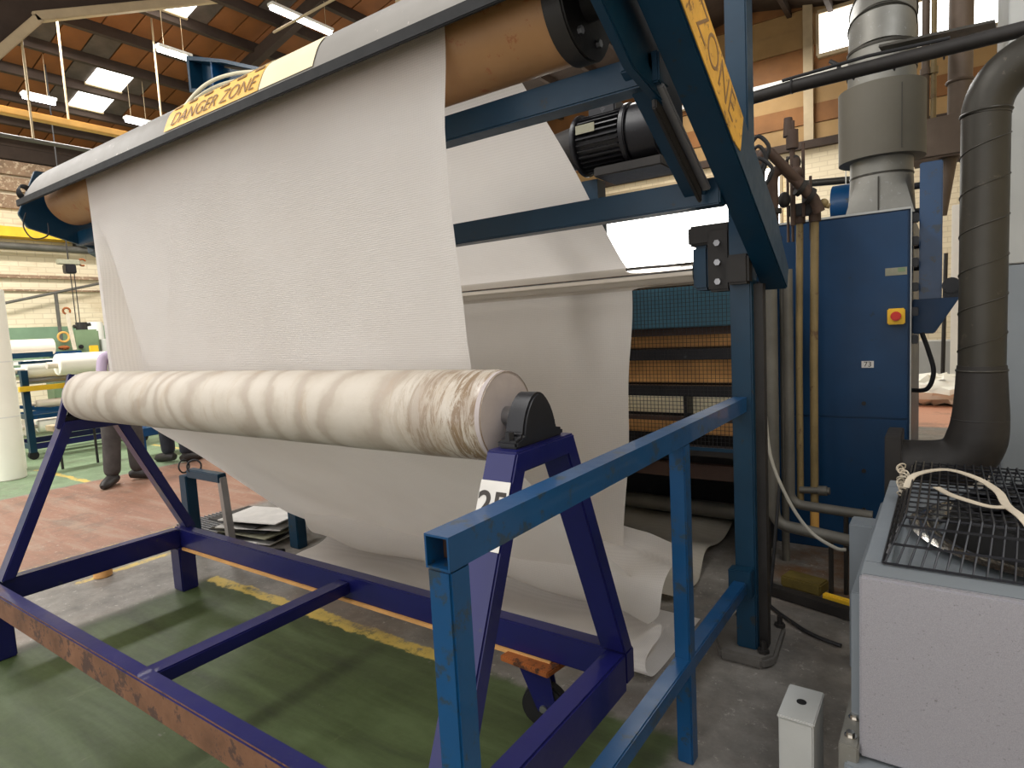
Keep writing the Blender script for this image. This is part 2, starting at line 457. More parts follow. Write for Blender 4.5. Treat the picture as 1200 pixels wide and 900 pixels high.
# ================================================================== THE SETTING
struct(tag(G().mm(-18, 6, -5, 17, -0.12, 0.0).done('floor', 'floor_paint', smooth=False), 'painted factory floor with green, red and bare concrete areas', 'floor'))
def zroof(x): return 5.85+0.22*(x+16) if x < -4 else 8.49-0.22*(x+4)
ceil = G().prism([(-16.2, zroof(-16.2)+0.06), (-4, 8.55), (6, zroof(6)+0.06), (6, zroof(6)+0.16), (-4, 8.65), (-16.2, zroof(-16.2)+0.16)], 'y', -5, 16.2).done('ceiling', 'beam_dark', smooth=False)
struct(tag(ceil, 'dark timber factory roof with orange boards', 'ceiling'))
SL = math.atan(0.22)
# boards between the purlins
NX0, PX = -15.9, 0.86
def roof_board_mesh(mat):
    g = G(); g.box((0, 0, 0), (PX-0.12, 0.425, 0.03)); o = g.done('roof_board', mat); me = o.data
    bpy.data.objects.remove(o); return me
BM = {k: roof_board_mesh(k) for k in ('panel_orange', 'panel_grey')}
skip = {}
for i in range(13):
    xc = NX0+PX*(i+0.5)
    for j in range(15):
        yc = 3.55+0.45*j
        sky = (i in (2, 3) and j in (5,)) or (i == 6 and j in (4, 5))
        if sky: skip[(i, j)] = (xc, yc); continue
        grey = (i in (2, 3) and j in (4, 6)) or (i == 4 and j in (1, 2)) or (i in (6, 7) and random.random() < 0.35) or random.random() < 0.04
        o = bpy.data.objects.new('roof_board', BM['panel_grey' if grey else 'panel_orange']); COL.objects.link(o)
        o.location = (xc, yc, zroof(xc)+0.03); o.rotation_euler = (0, -SL, 0); child(o, ceil)
for i in range(27):
    x = NX0+PX*i
    if x > 5.8: break
    G().mm(x-0.05, x+0.05, -4, 16, zroof(x)-0.13, zroof(x)+0.05).done('purlin', 'beam_dark', ceil)
for y in (7.45, 12.2):
    G().bar((-16, y, zroof(-16)-0.2), (-4, y, zroof(-4)-0.2), 0.14, 0.22).done('rafter', 'beam_dark', ceil)
    G().bar((-4, y, zroof(-4)-0.2), (6, y, zroof(6)-0.2), 0.14, 0.22).done('rafter', 'beam_dark', ceil)
k = 0
for (i, j), (xc, yc) in skip.items():
    k += 1
    w = thing('window_%d' % k, (xc, yc, zroof(xc)), 'bright roof light pane, number %d along the left roof slope' % k, 'roof light'); del w['category']; struct(w)
    w['label'] = ['bright roof light nearer the left wall', 'bright roof light higher up the left slope', 'bright roof light seen above the pale brace', 'bright roof light at the far end of the pale brace'][k-1]
    R = Matrix.Rotation(-SL, 3, 'Y')
    G().box((xc, yc, zroof(xc)), (PX-0.16, 0.60, 0.02), R).done('pane', 'skylight_glow', w)
    for s in (-1, 1):
        G().box(Vector((xc, yc, zroof(xc)))+R @ Vector((s*(PX-0.12)/2, 0, -0.01)), (0.04, 0.64, 0.05), R).done('frame_bar', 'beam_pale', w)
# left brick wall
wl = struct(tag(G().mm(-16.25, -16, -5, 16.2, 0, 5.95).done('wall_left', 'painted_brick', smooth=False), 'cream painted brick side wall', 'wall'))
for i, z in enumerate((4.62, 4.98, 5.32, 5.62)):
    G().mm(-16, -15.9+0.03*(i % 2), -4, 16, z-0.14, z+0.14).done('wall_timber', 'beam_weathered' if i < 3 else 'beam_dark', wl, bevel=0.01)
G().mm(-16, -15.93, -4, 16, 1.0, 2.02).done('dado', 'green_dado', wl)
G().mm(-16, -15.9, -4, 16, 3.05, 3.12).done('ledge', 'beam_weathered', wl)
G().mm(-16, -15.94, -4, 16, 2.78, 2.82).done('ledge', 'beam_weathered', wl)
# far end wall with boarded gable and windows
we = struct(tag(G().mm(-16.2, 6, 16, 16.2, 0, 5.3).done('wall_end', 'painted_brick', smooth=False), 'cream painted brick end wall with boarded gable', 'wall'))
zz = 5.3; cols = ['wood_pale', 'wood_lining', 'wood_pale', 'wood_lining', 'wood_lining', 'wood_pale', 'wood_pale', 'wood_lining']
for i in range(8):
    G().mm(-16.2, 6, 16-0.03*(i % 2), 16.15, zz, zz+0.41).done('gable_plank', cols[i], we, smooth=False); zz += 0.42
for x in (-10, -6, -2.6, 1.0):
    G().mm(x-0.1, x+0.1, 15.85, 16, 5.3, 8.5).done('gable_post', 'beam_pale', we)
G().mm(-16, 6, 15.8, 15.95, 6.66, 6.76).done('gable_rail', 'white_paint', we)
G().mm(-16, 6, 15.8, 15.95, 5.15, 5.32).done('gable_rail', 'beam_dark', we)
def window(n, x0, x1, z0, z1, label, nx=3):
    w = thing('window_%d' % n, ((x0+x1)/2, 15.9, z0), label, 'x'); del w['category']; struct(w)
    for i in range(nx):
        a = x0+(x1-x0)*i/nx; b = x0+(x1-x0)*(i+1)/nx
        G().mm(a+0.03, b-0.03, 15.88, 15.92, z0+0.03, z1-0.03).done('pane', 'window_glow', w)
        G().mm(b-0.03, b+0.03, 15.84, 15.95, z0, z1).done('frame_bar', 'beam_pale', w)
    G().mm(x0-0.03, x0+0.03, 15.84, 15.95, z0, z1).done('frame_bar', 'beam_pale', w)
    G().mm(x0, x1, 15.83, 15.96, z0-0.05, z0+0.03).done('frame_bar', 'beam_pale', w)
    G().mm(x0, x1, 15.83, 15.96, z1-0.03, z1+0.05).done('frame_bar', 'beam_pale', w)
window(5, -12.5, -3.2, 2.2, 4.9, 'wide bright window low in the end wall above the steel roller', 1)
window(6, -2.4, -1.55, 7.1, 8.0, 'small bright gable window left of the exhaust duct', 1)
window(7, -0.75, 1.3, 6.8, 7.65, 'bright gable window right of the exhaust duct', 2)
struct(tag(G().mm(3.0, 3.2, -5, 16.2, 0, 7.0).done('wall_right_blocker', 'painted_brick', smooth=False), 'unseen painted brick wall added on the right to cut side light', 'wall'))  # unseen wall, added to keep light from the right off the machine
# pale haunched brace, hung services
t = thing('roof_brace', (-10, 3.2, 5.3), 'pale haunched timber brace below the roof at top left', 'brace')
G().bar((-10, 2.4, 4.4), (-10, 3.66, 5.93), 0.12, 0.14, (1, 0, 0)).done('brace_strut', 'beam_pale', t, bevel=0.01)
G().bar((-10, 3.6, 5.92), (-10, 6.9, 7.47), 0.12, 0.14, (1, 0, 0)).done('brace_chord', 'beam_pale', t, bevel=0.01)
G().prism([(2.0, 4.4), (2.4, 4.4), (3.66, 6.0), (6.6, 7.38), (6.0, 7.4), (2.0, 7.4)], 'x', -10.04, -9.98).done('web_board', 'beam_dark', t)
def lamp(x, y0, y1, z, label):
    t = thing('fluorescent_lamp', (x, (y0+y1)/2, z), label, 'lamp', 'hanging fluorescent lamps')
    G().mm(x-0.07, x+0.07, y0, y1, z+0.03, z+0.08).done('housing', 'white_paint', t, bevel=0.008)
    G().cyl((x, y0+0.02, z), (x, y1-0.02, z), 0.035).done('tube', 'tube_glow', t)
    for y in (y0+0.12, y1-0.12):
        G().cyl((x, y, z+0.07), (x, y, zroof(x)), 0.004, seg=6).done('hanger', 'beam_pale', t)
lamp(-8.7, 6.35, 7.55, 6.65, 'largest glowing fluorescent tube above the silver guard')
lamp(-10.5, 5.46, 6.02, 6.26, 'glowing fluorescent tube just left of the blue bracket')
lamp(-12.73, 4.28, 4.78, 5.77, 'glowing fluorescent tube at far left crossed by a hanging rod')
lamp(-12.75, 5.89, 6.4, 5.76, 'small glowing fluorescent tube below the two roof lights')
def rod(x, y, z0, z1, label):
    tag(G().cyl((x, y, z0), (x, y, z1), 0.016, seg=8).done('hanging_rod', 'beam_pale'), label, 'rod', 'hanging rods')
rod(-10, 3.44, 4.32, 7.2, 'leftmost pale rod hanging from the roof to the pale pipe')
rod(-11, 4.27, 4.99, 7.0, 'middle pale rod carrying the yellow crane rail')
rod(-11, 5.68, 4.99, 7.0, 'right pale rod carrying the yellow rail, next to the fluorescent tube')
t = tag(G().mm(-11.07, -10.93, 1.5, 10, 4.88, 4.98).done('crane_rail', 'yellow_dull', bevel=0.01), 'dull yellow crane rail hung below the roof', 'rail')
tag(G().cyl((-10, 1.0, 4.3), (-10, 10, 4.3), 0.028).done('hung_pipe', 'pipe_grey'), 'thin pale pipe hung below the yellow crane rail', 'pipe')
t = thing('wall_crane_rail', (-15.8, 5, 3.9), 'bright yellow crane rail along the brick wall', 'rail')
G().mm(-15.99, -15.6, -3, 15, 3.86, 4.06).done('rail_beam', 'yellow_paint', t)
for i in range(9): G().mm(-15.99, -15.55, -2+2*i, -1.85+2*i, 3.76, 3.86).done('rail_bracket', 'dark_iron', t)
tag(G().cyl((-15.72, -3, 3.68), (-15.72, 15, 3.68), 0.075).done('wall_pipe', 'pipe_grey'), 'grey pipe on the brick wall below the yellow rail', 'pipe')
tag(G().tube([(-6.9, 6.5, 6.4), (-9.0, 6.6, 6.45)], 0.02, 6).done('conduit', 'beam_pale'), 'pale conduit hanging under the roof left of the largest lamp', 'conduit')
tag(G().tube([(-5.2, 7.0, 6.6), (-7.3, 7.0, 6.65)], 0.025, 6).done('conduit', 'beam_pale'), 'pale conduit hanging under the roof right of the largest lamp', 'conduit')
tag(G().mm(-6.55, -6.4, 6.9, 7.05, 0, 7.9).done('roof_post', 'beam_pale'), 'pale timber roof post behind the bright end of the guard', 'post')

# ================================================================== THE WINDING FRAME
fr = thing('winding_frame', (-0.7, 2.7, 0), 'dark blue steel winding frame holding the rollers and cloth', 'machine')
XL = -4.62   # far side frame
G().mm(-0.742, -0.656, 2.66, 2.76, 0.05, 3.6).done('column', 'machine_blue', fr, bevel=0.006)
G().mm(-0.656, -0.62, 2.70, 2.75, 0.05, 1.62).done('cable_channel', 'dark_iron', fr)
G().mm(-3.86, -3.76, 2.60, 2.68, 0.0, 2.0).done('column', 'machine_blue', fr, bevel=0.006)
def under(y): return 2.28-0.5514*(y-1.585)
TH = 0.19
for a, b, ys in ((-0.648, -0.55, 1.15), (XL-0.09, XL+0.01, 1.85)):
    G().prism([(ys, under(ys)), (2.83, under(2.83)), (2.86, under(2.83)+0.09), (2.60, under(2.60)+TH), (ys, under(ys)+TH)], 'x', a, b).done('inclined_beam', 'machine_blue', fr, bevel=0.005)
# inner diagonals with slotted angle
def diag(x0, x1, y0, y1, off0, off1, name, mat):
    return G().prism([(y0, under(y0)+off0), (y1, under(y1)+off0), (y1, under(y1)+off1), (y0, under(y0)+off1)], 'x', x0, x1).done(name, mat, fr, bevel=0.004)
diag(-0.775, -0.69, 1.72, 2.24, 0.0, 0.05, 'inner_diagonal', 'machine_blue')
diag(-0.715, -0.70, 1.80, 2.20, -0.05, 0.0, 'slotted_angle', 'dark_iron')
diag(-0.70, -0.668, 1.78, 2.20, -0.012, 0.0, 'slotted_angle', 'steel')
# cross beams
G().mm(XL, -0.67, 1.75, 1.83, 2.165, 2.252).done('crossbeam', 'machine_blue', fr, bevel=0.005)
G().mm(XL, -0.648, 2.23, 2.31, 1.885, 1.978).done('crossbeam', 'machine_blue', fr, bevel=0.005)
G().mm(-2.2, -0.80, 1.83, 1.90, 2.25, 2.27).done('lit_top_strip', 'galvanised', fr)  # pale strip added to stand for the crossbeam's lit top face
# roller end plates
G().prism([(1.40, 2.30), (1.62, 2.17), (2.0, 2.10), (1.98, 2.42), (1.85, 2.62), (1.55, 2.62), (1.42, 2.50)], 'x', -0.72, -0.69).done('end_plate', 'machine_blue', fr, bevel=0.004)
G().prism([(1.45, 2.33), (1.49, 2.25), (1.86, 2.14), (2.3, 1.88), (2.84, 1.58), (2.86, 1.72), (2.1, 2.35), (1.9, 2.6), (1.56, 2.6)], 'x', XL+0.02, XL+0.05).done('end_plate', 'machine_blue', fr, bevel=0.004)
# bearing housings for the steel roller
G().mm(-0.905, -0.835, 2.69, 2.83, 1.61, 1.80).done('bearing_block', 'machine_blue', fr, bevel=0.012)
G().mm(-0.835, -0.74, 2.67, 2.80, 1.60, 1.86).done('bearing_bracket', 'dark_iron', fr, bevel=0.01)
G().mm(-0.92, -0.74, 2.68, 2.84, 1.80, 1.885).done('bearing_cap', 'dark_iron', fr, bevel=0.01)
G().mm(-0.74, -0.65, 2.60, 2.67, 1.62, 1.74).done('gusset', 'dark_iron', fr, bevel=0.01)
for z in (1.64, 1.72, 1.80):
    G().cyl((-0.79, 2.655, z), (-0.79, 2.67, z), 0.014, seg=6).done('bolt', 'steel', fr)
G().mm(XL+0.05, XL+0.2, 2.69, 2.83, 1.6, 1.80).done('bearing_block', 'machine_blue', fr, bevel=0.012)
# warning strip on the outer side of the inclined beam
sg = G().prism([(1.15, under(1.15)+0.008), (2.04, under(2.04)+0.008), (2.12, under(2.12)+0.035), (2.16, under(2.16)+0.17), (1.15, under(1.15)+0.185)], 'x', -0.55, -0.547).done('warning_strip', 'sign_yellow', fr)
lab(sg, 'worn yellow warning strip with black lettering')
dv = Vector((0, 1.0, -0.5514)).normalized()
text_obj('lettering', 'DANGER ZONE', 0.140, 'faded_ink', axes(dv, Vector((0, 0.5514, 1.0)), (1, 0, 0), (-0.5465, 1.62, under(1.62)+0.098)), sg, offset=-0.002)
# base pad and anchor bolts
pad = G().prism([(-0.86, 2.72), (-0.80, 2.60), (-0.62, 2.60), (-0.58, 2.66), (-0.60, 2.95), (-0.66, 3.05), (-0.84, 3.0)], 'z', 0, 0.05).done('base_pad', 'concrete_pad', fr, bevel=0.012)
for x, y in ((-0.62, 2.93), (-0.80, 2.95), (-0.63, 2.66)):
    G().cyl((x, y, 0.05), (x, y, 0.10), 0.012, seg=6).cyl((x, y, 0.05), (x, y, 0.065), 0.024, seg=6).done('anchor_bolt', 'dark_iron', fr)

# silver guard over the roller
gd = thing('roller_guard', (-2.5, 1.45, 2.37), 'curved silver sheet guard with yellow danger tape over the upper roller', 'guard')
prof = smooth_path([(0, 1.448, 2.405), (0, 1.462, 2.445), (0, 1.492, 2.505), (0, 1.545, 2.556), (0, 1.63, 2.60), (0, 1.76, 2.62), (0, 1.90, 2.60)], 5)
def gx(p):   # the far end of the sheet is cut back along its curve
    return -4.46+0.9*max(0.0, p.z-2.41)
np_ = len(prof)-1
G().grid(lambda u, v: Vector((gx(prof[round(v*np_)])+(-0.66-gx(prof[round(v*np_)]))*u, prof[round(v*np_)].y, prof[round(v*np_)].z)), 24, np_).done('guard_sheet', 'guard_silver', gd, solid=0.004)
G().mm(-4.55, -0.66, 1.437, 1.452, 2.366, 2.405).done('lip_strip', 'black_rubber', gd, bevel=0.003)
# tape strip lying on the curved sheet
def tape(x0, x1, v0, v1, mat, name):
    pa = [prof[i] for i in range(np_+1) if v0 <= i/np_ <= v1]
    n = len(pa)-1
    def nrm(i):
        a, b = pa[max(i-1, 0)], pa[min(i+1, n)]; d = (b-a).normalized(); return Vector((0, -d.z, d.y))
    return G().grid(lambda u, v: Vector((x0+(x1-x0)*u, pa[round(v*n)].y, pa[round(v*n)].z))+nrm(round(v*n))*0.0035, 10, n).done(name, mat, gd)
tp = tape(-2.80, -2.10, 0.06, 0.46, 'tape_yellow', 'danger_tape'); lab(tp, 'yellow tape lettered in black')
tape(-2.095, -1.78, 0.06, 0.46, 'tape_pale', 'blank_tape')
tp2 = tape(-2.80, -2.10, 0.46, 0.60, 'tape_pale', 'dash_tape')
u_dir = (prof[8]-prof[4]).normalized(); out = Vector((0, -u_dir.z, u_dir.y))
pm = prof[6]+out*0.0065
text_obj('lettering', 'DANGER ZONE', 0.088, 'faded_ink', axes((1, 0, 0), u_dir, out, (-2.44, pm.y, pm.z)), tp, shear=0.25, offset=-0.0012)
d2 = (prof[12]-prof[10]).normalized(); o2 = Vector((0, -d2.z, d2.y)); p2 = prof[11]+o2*0.006
for i in range(6):
    x = -2.74+i*0.12
    g = G(); g.box((x, p2.y, p2.z), (0.06, 0.014, 0.002), Matrix(((1, 0, 0), d2, o2)).transposed()); g.done('dash_mark', 'faded_ink', tp2)
# cable coil at the far end of the guard
g = G()
for i in range(5): g.torus((-4.50, 1.46+0.006*i, 2.435+0.004*i), 0.036+0.002*i, 0.004, (1, 0.4, 0.1*i), 18, 5)
tag(g.done('cable_coil', 'cable_black'), 'small coil of black cable at the far tip of the silver guard', 'cable')
tag(G().tube(smooth_path([(-4.52, 1.47, 2.33), (-4.55, 1.46, 2.25), (-4.52, 1.49, 2.18), (-4.50, 1.56, 2.20), (-4.53, 1.58, 2.28)]), 0.004, 6).done('loose_wire', 'cable_black'), 'loose black wire loop dangling below the far end of the guard', 'cable')

# upper wooden roller
RY, RZ, RR = 1.70, 2.42, 0.15
ur = thing('upper_roller', (-2.6, RY, RZ-RR), 'large brown wooden roller under the silver guard carrying the cloth', 'roller')
G().cyl((-4.45, RY, RZ), (-0.925, RY, RZ), RR, seg=48).done('roller_body', 'wood_roller', ur)
G().cyl((-0.925, RY, RZ), (-0.86, RY, RZ), RR+0.012, seg=40).done('end_flange', 'dark_iron', ur, bevel=0.006)
G().cyl((-0.86, RY, RZ), (-0.72, RY, RZ), 0.055, seg=24).done('shaft', 'dark_iron', ur)
G().cyl((-0.80, RY, RZ), (-0.725, RY, RZ), 0.10, seg=28).done('shaft_hub', 'black_paint', ur, bevel=0.01)
for a in range(6):
    y, z = RY+0.115*math.cos(a*PI/3), RZ+0.115*math.sin(a*PI/3)
    G().cyl((-0.862, y, z), (-0.848, y, z), 0.012, seg=6).done('flange_bolt', 'steel', ur)
G().cyl((-4.57, RY, RZ), (-4.45, RY, RZ), 0.055, seg=24).done('shaft', 'dark_iron', ur)
# steel roller
SY, SZ, SR = 2.755, 1.69, 0.054
sr = thing('steel_roller', (-2.6, SY, SZ-SR), 'polished steel roller in front of the back cloth', 'roller')
G().cyl((XL+0.2, SY, SZ), (-0.91, SY, SZ), SR, seg=40).done('roller_body', 'chrome', sr)
G().cyl((-0.93, SY, SZ), (-0.90, SY, SZ), 0.03, seg=20).done('shaft', 'steel', sr)

# ================================================================== CLOTH
cl = thing('cloth_web', (-2.5, 2.7, 0), 'wide white cloth looping from the upper roller down to the floor and back up', 'cloth')
XA, XB = -3.835, -1.262
def sstep(a, b, x):
    t = min(1, max(0, (x-a)/(b-a))); return t*t*(3-2*t)
# front drop: path of (y,z)
wrap = [(RY+ (RR+0.006)*math.cos(a), RZ+(RR+0.006)*math.sin(a)) for a in [math.radians(40+140*i/14) for i in range(15)]]
down = [(1.546, 2.42-0.06*i) for i in range(1, 19)]
low = [(p.y, p.z) for p in smooth_path([(0, 1.545, 1.31), (0, 1.575, 1.20), (0, 1.72, 1.03), (0, 1.98, 0.80), (0, 2.29, 0.52), (0, 2.50, 0.33), (0, 2.64, 0.22)], 8)]
path = wrap+down+low
pl = len(path)-1
def front(u, v):
    y, z = path[round(v*pl)]
    rx = 0.0
    hang = sstep(2.36, 2.1, z)*sstep(1.22, 1.5, z)
    # right selvedge wanders, left selvedge leans a little
    right = XB+0.012*math.sin(z*5.0)+(0.028*sstep(1.9, 1.35, z))
    left = XA-0.015*math.sin(z*3.1)
    if z < 1.2:
        left = XA+0.10*sstep(1.2, 0.5, z)+0.55*sstep(0.35, 0.02, z); right = XB+0.03+0.10*sstep(1.1, 0.2, z)
    x = left+(right-left)*u
    # soft waves while it hangs
    y -= hang*(0.012*math.sin(x*2.3+0.6)*math.sin(z*2.4+1.0)+0.006*math.sin(x*6.1+z*2.0))
    # folded flap by the left selvedge: a hollow bounded by a slanting crease
    zt, zb = 2.20, 1.36
    tt = min(1, max(0, (zt-z)/(zt-zb)))
    edge = -3.775+0.40*tt**0.8
    if z > 1.25 and x > left+0.03 and x < edge+0.03 and tt > 0:
        d = sstep(left+0.03, left+0.10, x)*(1-sstep(edge-0.06, edge+0.02, x))
        y += 0.13*d*sstep(0.0, 0.45, tt)
    # right selvedge curls towards the camera
    y -= hang*0.020*sstep(0.96, 1.0, u)
    # crease lines
    y -= hang*0.006*math.exp(-((x+3.05-0.25*(z-1.9))/0.03)**2)*sstep(2.2, 2.0, z)
    # creases of the slack part below
    if z < 1.15:
        k = sstep(1.15, 0.7, z)
        z += k*(0.018*math.sin(x*3.1+y*4)+0.012*math.sin(x*7.3-y*3.0))
    return Vector((x, y, max(z, 0.012)))
G().grid(front, 150, pl).done('front_drop', 'fabric', cl)
# back run: down the incline, round the steel roller, down to the floor
bp = [(p.y, p.z) for p in smooth_path([(0, 1.81, 2.53), (0, 1.90, 2.385), (0, 2.074, 2.267), (0, 2.264, 2.142), (0, 2.415, 2.031), (0, 2.60, 1.88), (0, 2.72, 1.782)], 6)]
bp += [(SY+(SR+0.008)*math.cos(a), SZ+(SR+0.008)*math.sin(a)) for a in [math.radians(75-75*i/8) for i in range(9)]]
bp += [(p.y, p.z) for p in smooth_path([(0, 2.815, 1.62), (0, 2.79, 1.3), (0, 2.74, 0.95), (0, 2.69, 0.62), (0, 2.66, 0.40), (0, 2.70, 0.2), (0, 2.82, 0.06)], 7)]
bl = len(bp)-1
def back(u, v):
    y, z = bp[round(v*bl)]
    left, right = -3.70, -1.25+0.006*math.sin(z*9)
    x = left+(right-left)*u
    lowk = sstep(1.55, 1.2, z)
    y -= lowk*(0.016*math.sin(x*3.7+0.4)+0.010*math.sin(x*8.1+z*1.5))
    y -= lowk*0.012*sstep(0.95, 1.0, u)
    return Vector((x, y, z))
G().grid(back, 110, bl).done('back_drop', 'fabric', cl)
# folds resting on the floor at the bottom of the loop
fp = [(p.y, p.z) for p in smooth_path([(0, 2.74, 0.50), (0, 2.70, 0.43), (0, 2.60, 0.435), (0, 2.50, 0.39), (0, 2.455, 0.30), (0, 2.48, 0.20), (0, 2.56, 0.155), (0, 2.60, 0.13), (0, 2.52, 0.105), (0, 2.40, 0.10), (0, 2.31, 0.085), (0, 2.27, 0.05), (0, 2.33, 0.02), (0, 2.6, 0.014), (0, 2.9, 0.014)], 6)]
fl = len(fp)-1
def fold(u, v):
    y, z = fp[round(v*fl)]
    right = -1.0-0.085*math.exp(-((z-0.17)/0.07)**2)+0.02*sstep(0.1, 0.0, z)
    x = -3.45+(right+3.45)*u
    k = 0.030*math.sin(x*2.1+0.5)+0.018*math.sin(x*5.3+z*6)
    k2 = 0.014*math.sin(x*8.7-z*9+1.0)
    lift = sstep(0.03, 0.2, z)
    return Vector((x, y+(k+k2)*lift, max(0.010, z+lift*(0.022*math.sin(x*3.3+1.2)-0.03*sstep(0.93, 1.0, u)))))
G().grid(fold, 120, fl).done('floor_fold', 'fabric', cl)
# pale cloth lying further back on the floor
tag(G().grid(lambda u, v: Vector((-2.4+(1.17+0.10*(1-v)+0.02*math.sin(v*9))*u, 3.02+1.33*v, 0.035+0.022*math.sin(v*14+u)+0.012*math.sin(u*11+v*5))), 30, 36).done('floor_cloth', 'fabric_floor', solid=0.004),
    'cream cloth spread flat on the floor under the mesh guard', 'cloth')

# ================================================================== MANDREL ROLL
MY, MZ, MR = 1.391, 1.252, 0.130
mr = thing('wrapped_roll', (-2.4, MY, MZ-MR), 'long cream wrapped roll lying across the trolley, stained near its end', 'roll')
g = G()
NU = 90
def mand(u, v):
    x = -3.72+2.72*u; a = 2*PI*v
    r = MR*(1+0.004*math.sin(x*19)+0.003*math.sin(a*3+x*4)); r -= 0.006*(sstep(0.994, 1, u)+sstep(0.006, 0, u))
    return Vector((x, MY+r*math.cos(a), MZ+r*math.sin(a)))
g.grid(mand, NU, 48); bmesh.ops.remove_doubles(g.bm, verts=g.bm.verts, dist=0.0005)
g.done('wrap', 'mandrel_wrap', mr)
paint('roll_end', (168, 158, 156), 0.75, var=0.1, scale=9)
G().cyl((-3.715, MY, MZ), (-3.70, MY, MZ), MR-0.003, seg=48).done('end_face', 'roll_end', mr)
G().cyl((-1.03, MY, MZ), (-1.003, MY, MZ), MR-0.003, seg=48).done('end_face', 'roll_end', mr)
G().cyl((-1.02, MY, MZ), (-0.93, MY, MZ), 0.028, seg=20).done('shaft', 'steel', mr)
G().cyl((-3.83, MY, MZ), (-3.70, MY, MZ), 0.028, seg=20).done('shaft', 'steel', mr)

# ================================================================== TROLLEY
tr = thing('roll_trolley', (-2.37, 1.39, 0), 'purple-blue steel trolley with A-shaped ends carrying the wrapped roll', 'trolley')
X0, X1, Y0, Y1, ZT = -3.88, -0.873, 0.875, 1.885, 0.385
fb = G().mm(X0, X1, Y0, Y0+0.062, ZT-0.115, ZT).done('side_beam', 'cart_purple', tr, bevel=0.006)
fb.data.materials.append(M['rust_brown'])
for p in fb.data.polygons:
    if p.normal.y < -0.7: p.material_index = 1
lab(fb, 'front side beam rusted brown on its outer face')
G().mm(X0, X1, Y1-0.065, Y1, ZT-0.115, ZT).done('side_beam', 'cart_purple', tr, bevel=0.006)
G().mm(X0+0.1, X1-0.3, Y1-0.075, Y1-0.064, ZT-0.127, ZT-0.112).done('wood_edge', 'board_brown', tr)
G().mm(X1-0.075, X1, Y0+0.062, Y1-0.065, ZT-0.135, ZT-0.002).done('end_beam', 'cart_purple', tr, bevel=0.006)
G().mm(X0, X0+0.075, Y0+0.062, Y1-0.065, ZT-0.115, ZT-0.002).done('end_beam', 'cart_purple', tr, bevel=0.006)
G().mm(-2.345, -2.265, Y0+0.062, Y1-0.065, ZT-0.085, ZT-0.03).done('cross_bar', 'cart_purple', tr, bevel=0.005)
def aframe(xa, xb, zt, ym=1.39):
    for s in (-1, 1):
        yt, yb = ym+s*0.144, ym+s*0.485
        th = 0.058
        G().prism([(yt, zt), (yb, ZT-0.002), (yb-s*th, ZT-0.002), (yt-s*th, zt)], 'x', xa, xb).done('frame_leg', 'cart_purple', tr, bevel=0.005)
    G().mm(xa-0.001, xb+0.001, ym-0.146, ym+0.146, zt-0.055, zt+0.001).done('frame_top', 'cart_purple', tr, bevel=0.005)
aframe(-0.968, -0.873, 1.185)
aframe(-3.86, -3.775, 1.125, 1.425)
# number label on the front leg of the near end frame
yl0, zl0 = 1.246, 1.185; dyz = Vector((0, 0.905-1.246, ZT-1.185)).normalized()
def on_leg(d, x, off=0.0): 
    n = Vector((0, dyz.z, -dyz.y)); n = n if n.y < 0 else -n
    return Vector((x, yl0, zl0))+dyz*d+n*off
nrm = Vector((0, dyz.z, -dyz.y)); nrm = nrm if nrm.y < 0 else -nrm
c = on_leg(0.160, -0.9205, 0.0012)
pl_ = G(); pl_.box(c, (0.091, 0.17, 0.0016), Matrix((Vector((1, 0, 0)), -dyz, nrm)).transposed())
pl_ = pl_.done('number_label', 'paper', tr); lab(pl_, 'white label reading 25')
text_obj('number', '25', 0.092, 'ink', axes((1, 0, 0), -dyz, nrm, on_leg(0.138, -0.9205, 0.0028)), pl_, shear=0.0, offset=0.0015)
# pillow block bearing at the near end
def pillow(x0, x1, zb, mat):
    hw = 0.118
    pts = [(MY-hw, zb), (MY+hw, zb), (MY+hw, zb+0.02), (MY+0.09, zb+0.026)]
    pts += [(MY+0.082*math.cos(a)*(1-0.18*math.sin(a)), zb+0.03+0.105*math.sin(a)) for a in [PI*i/14 for i in range(15)]]
    pts += [(MY-0.09, zb+0.026), (MY-hw, zb+0.02)]
    b = G().prism(pts, 'x', x0, x1).done('pillow_block', mat, tr, bevel=0.006)
    for y in (MY-0.103, MY+0.103): G().cyl(((x0+x1)/2, y, zb+0.02), ((x0+x1)/2, y, zb+0.042), 0.013, seg=6).done('block_bolt', 'black_paint', b)
    return b
pillow(-0.955, -0.892, 1.1865, 'black_paint')
pillow(-3.85, -3.79, 1.1265, 'black_paint')
# far guide arm
G().bar((-3.80, 1.262, 1.09), (-3.80, 1.350, 1.37), 0.035, 0.03, (0, 1, 0)).done('guide_arm', 'cart_purple', tr, bevel=0.004)
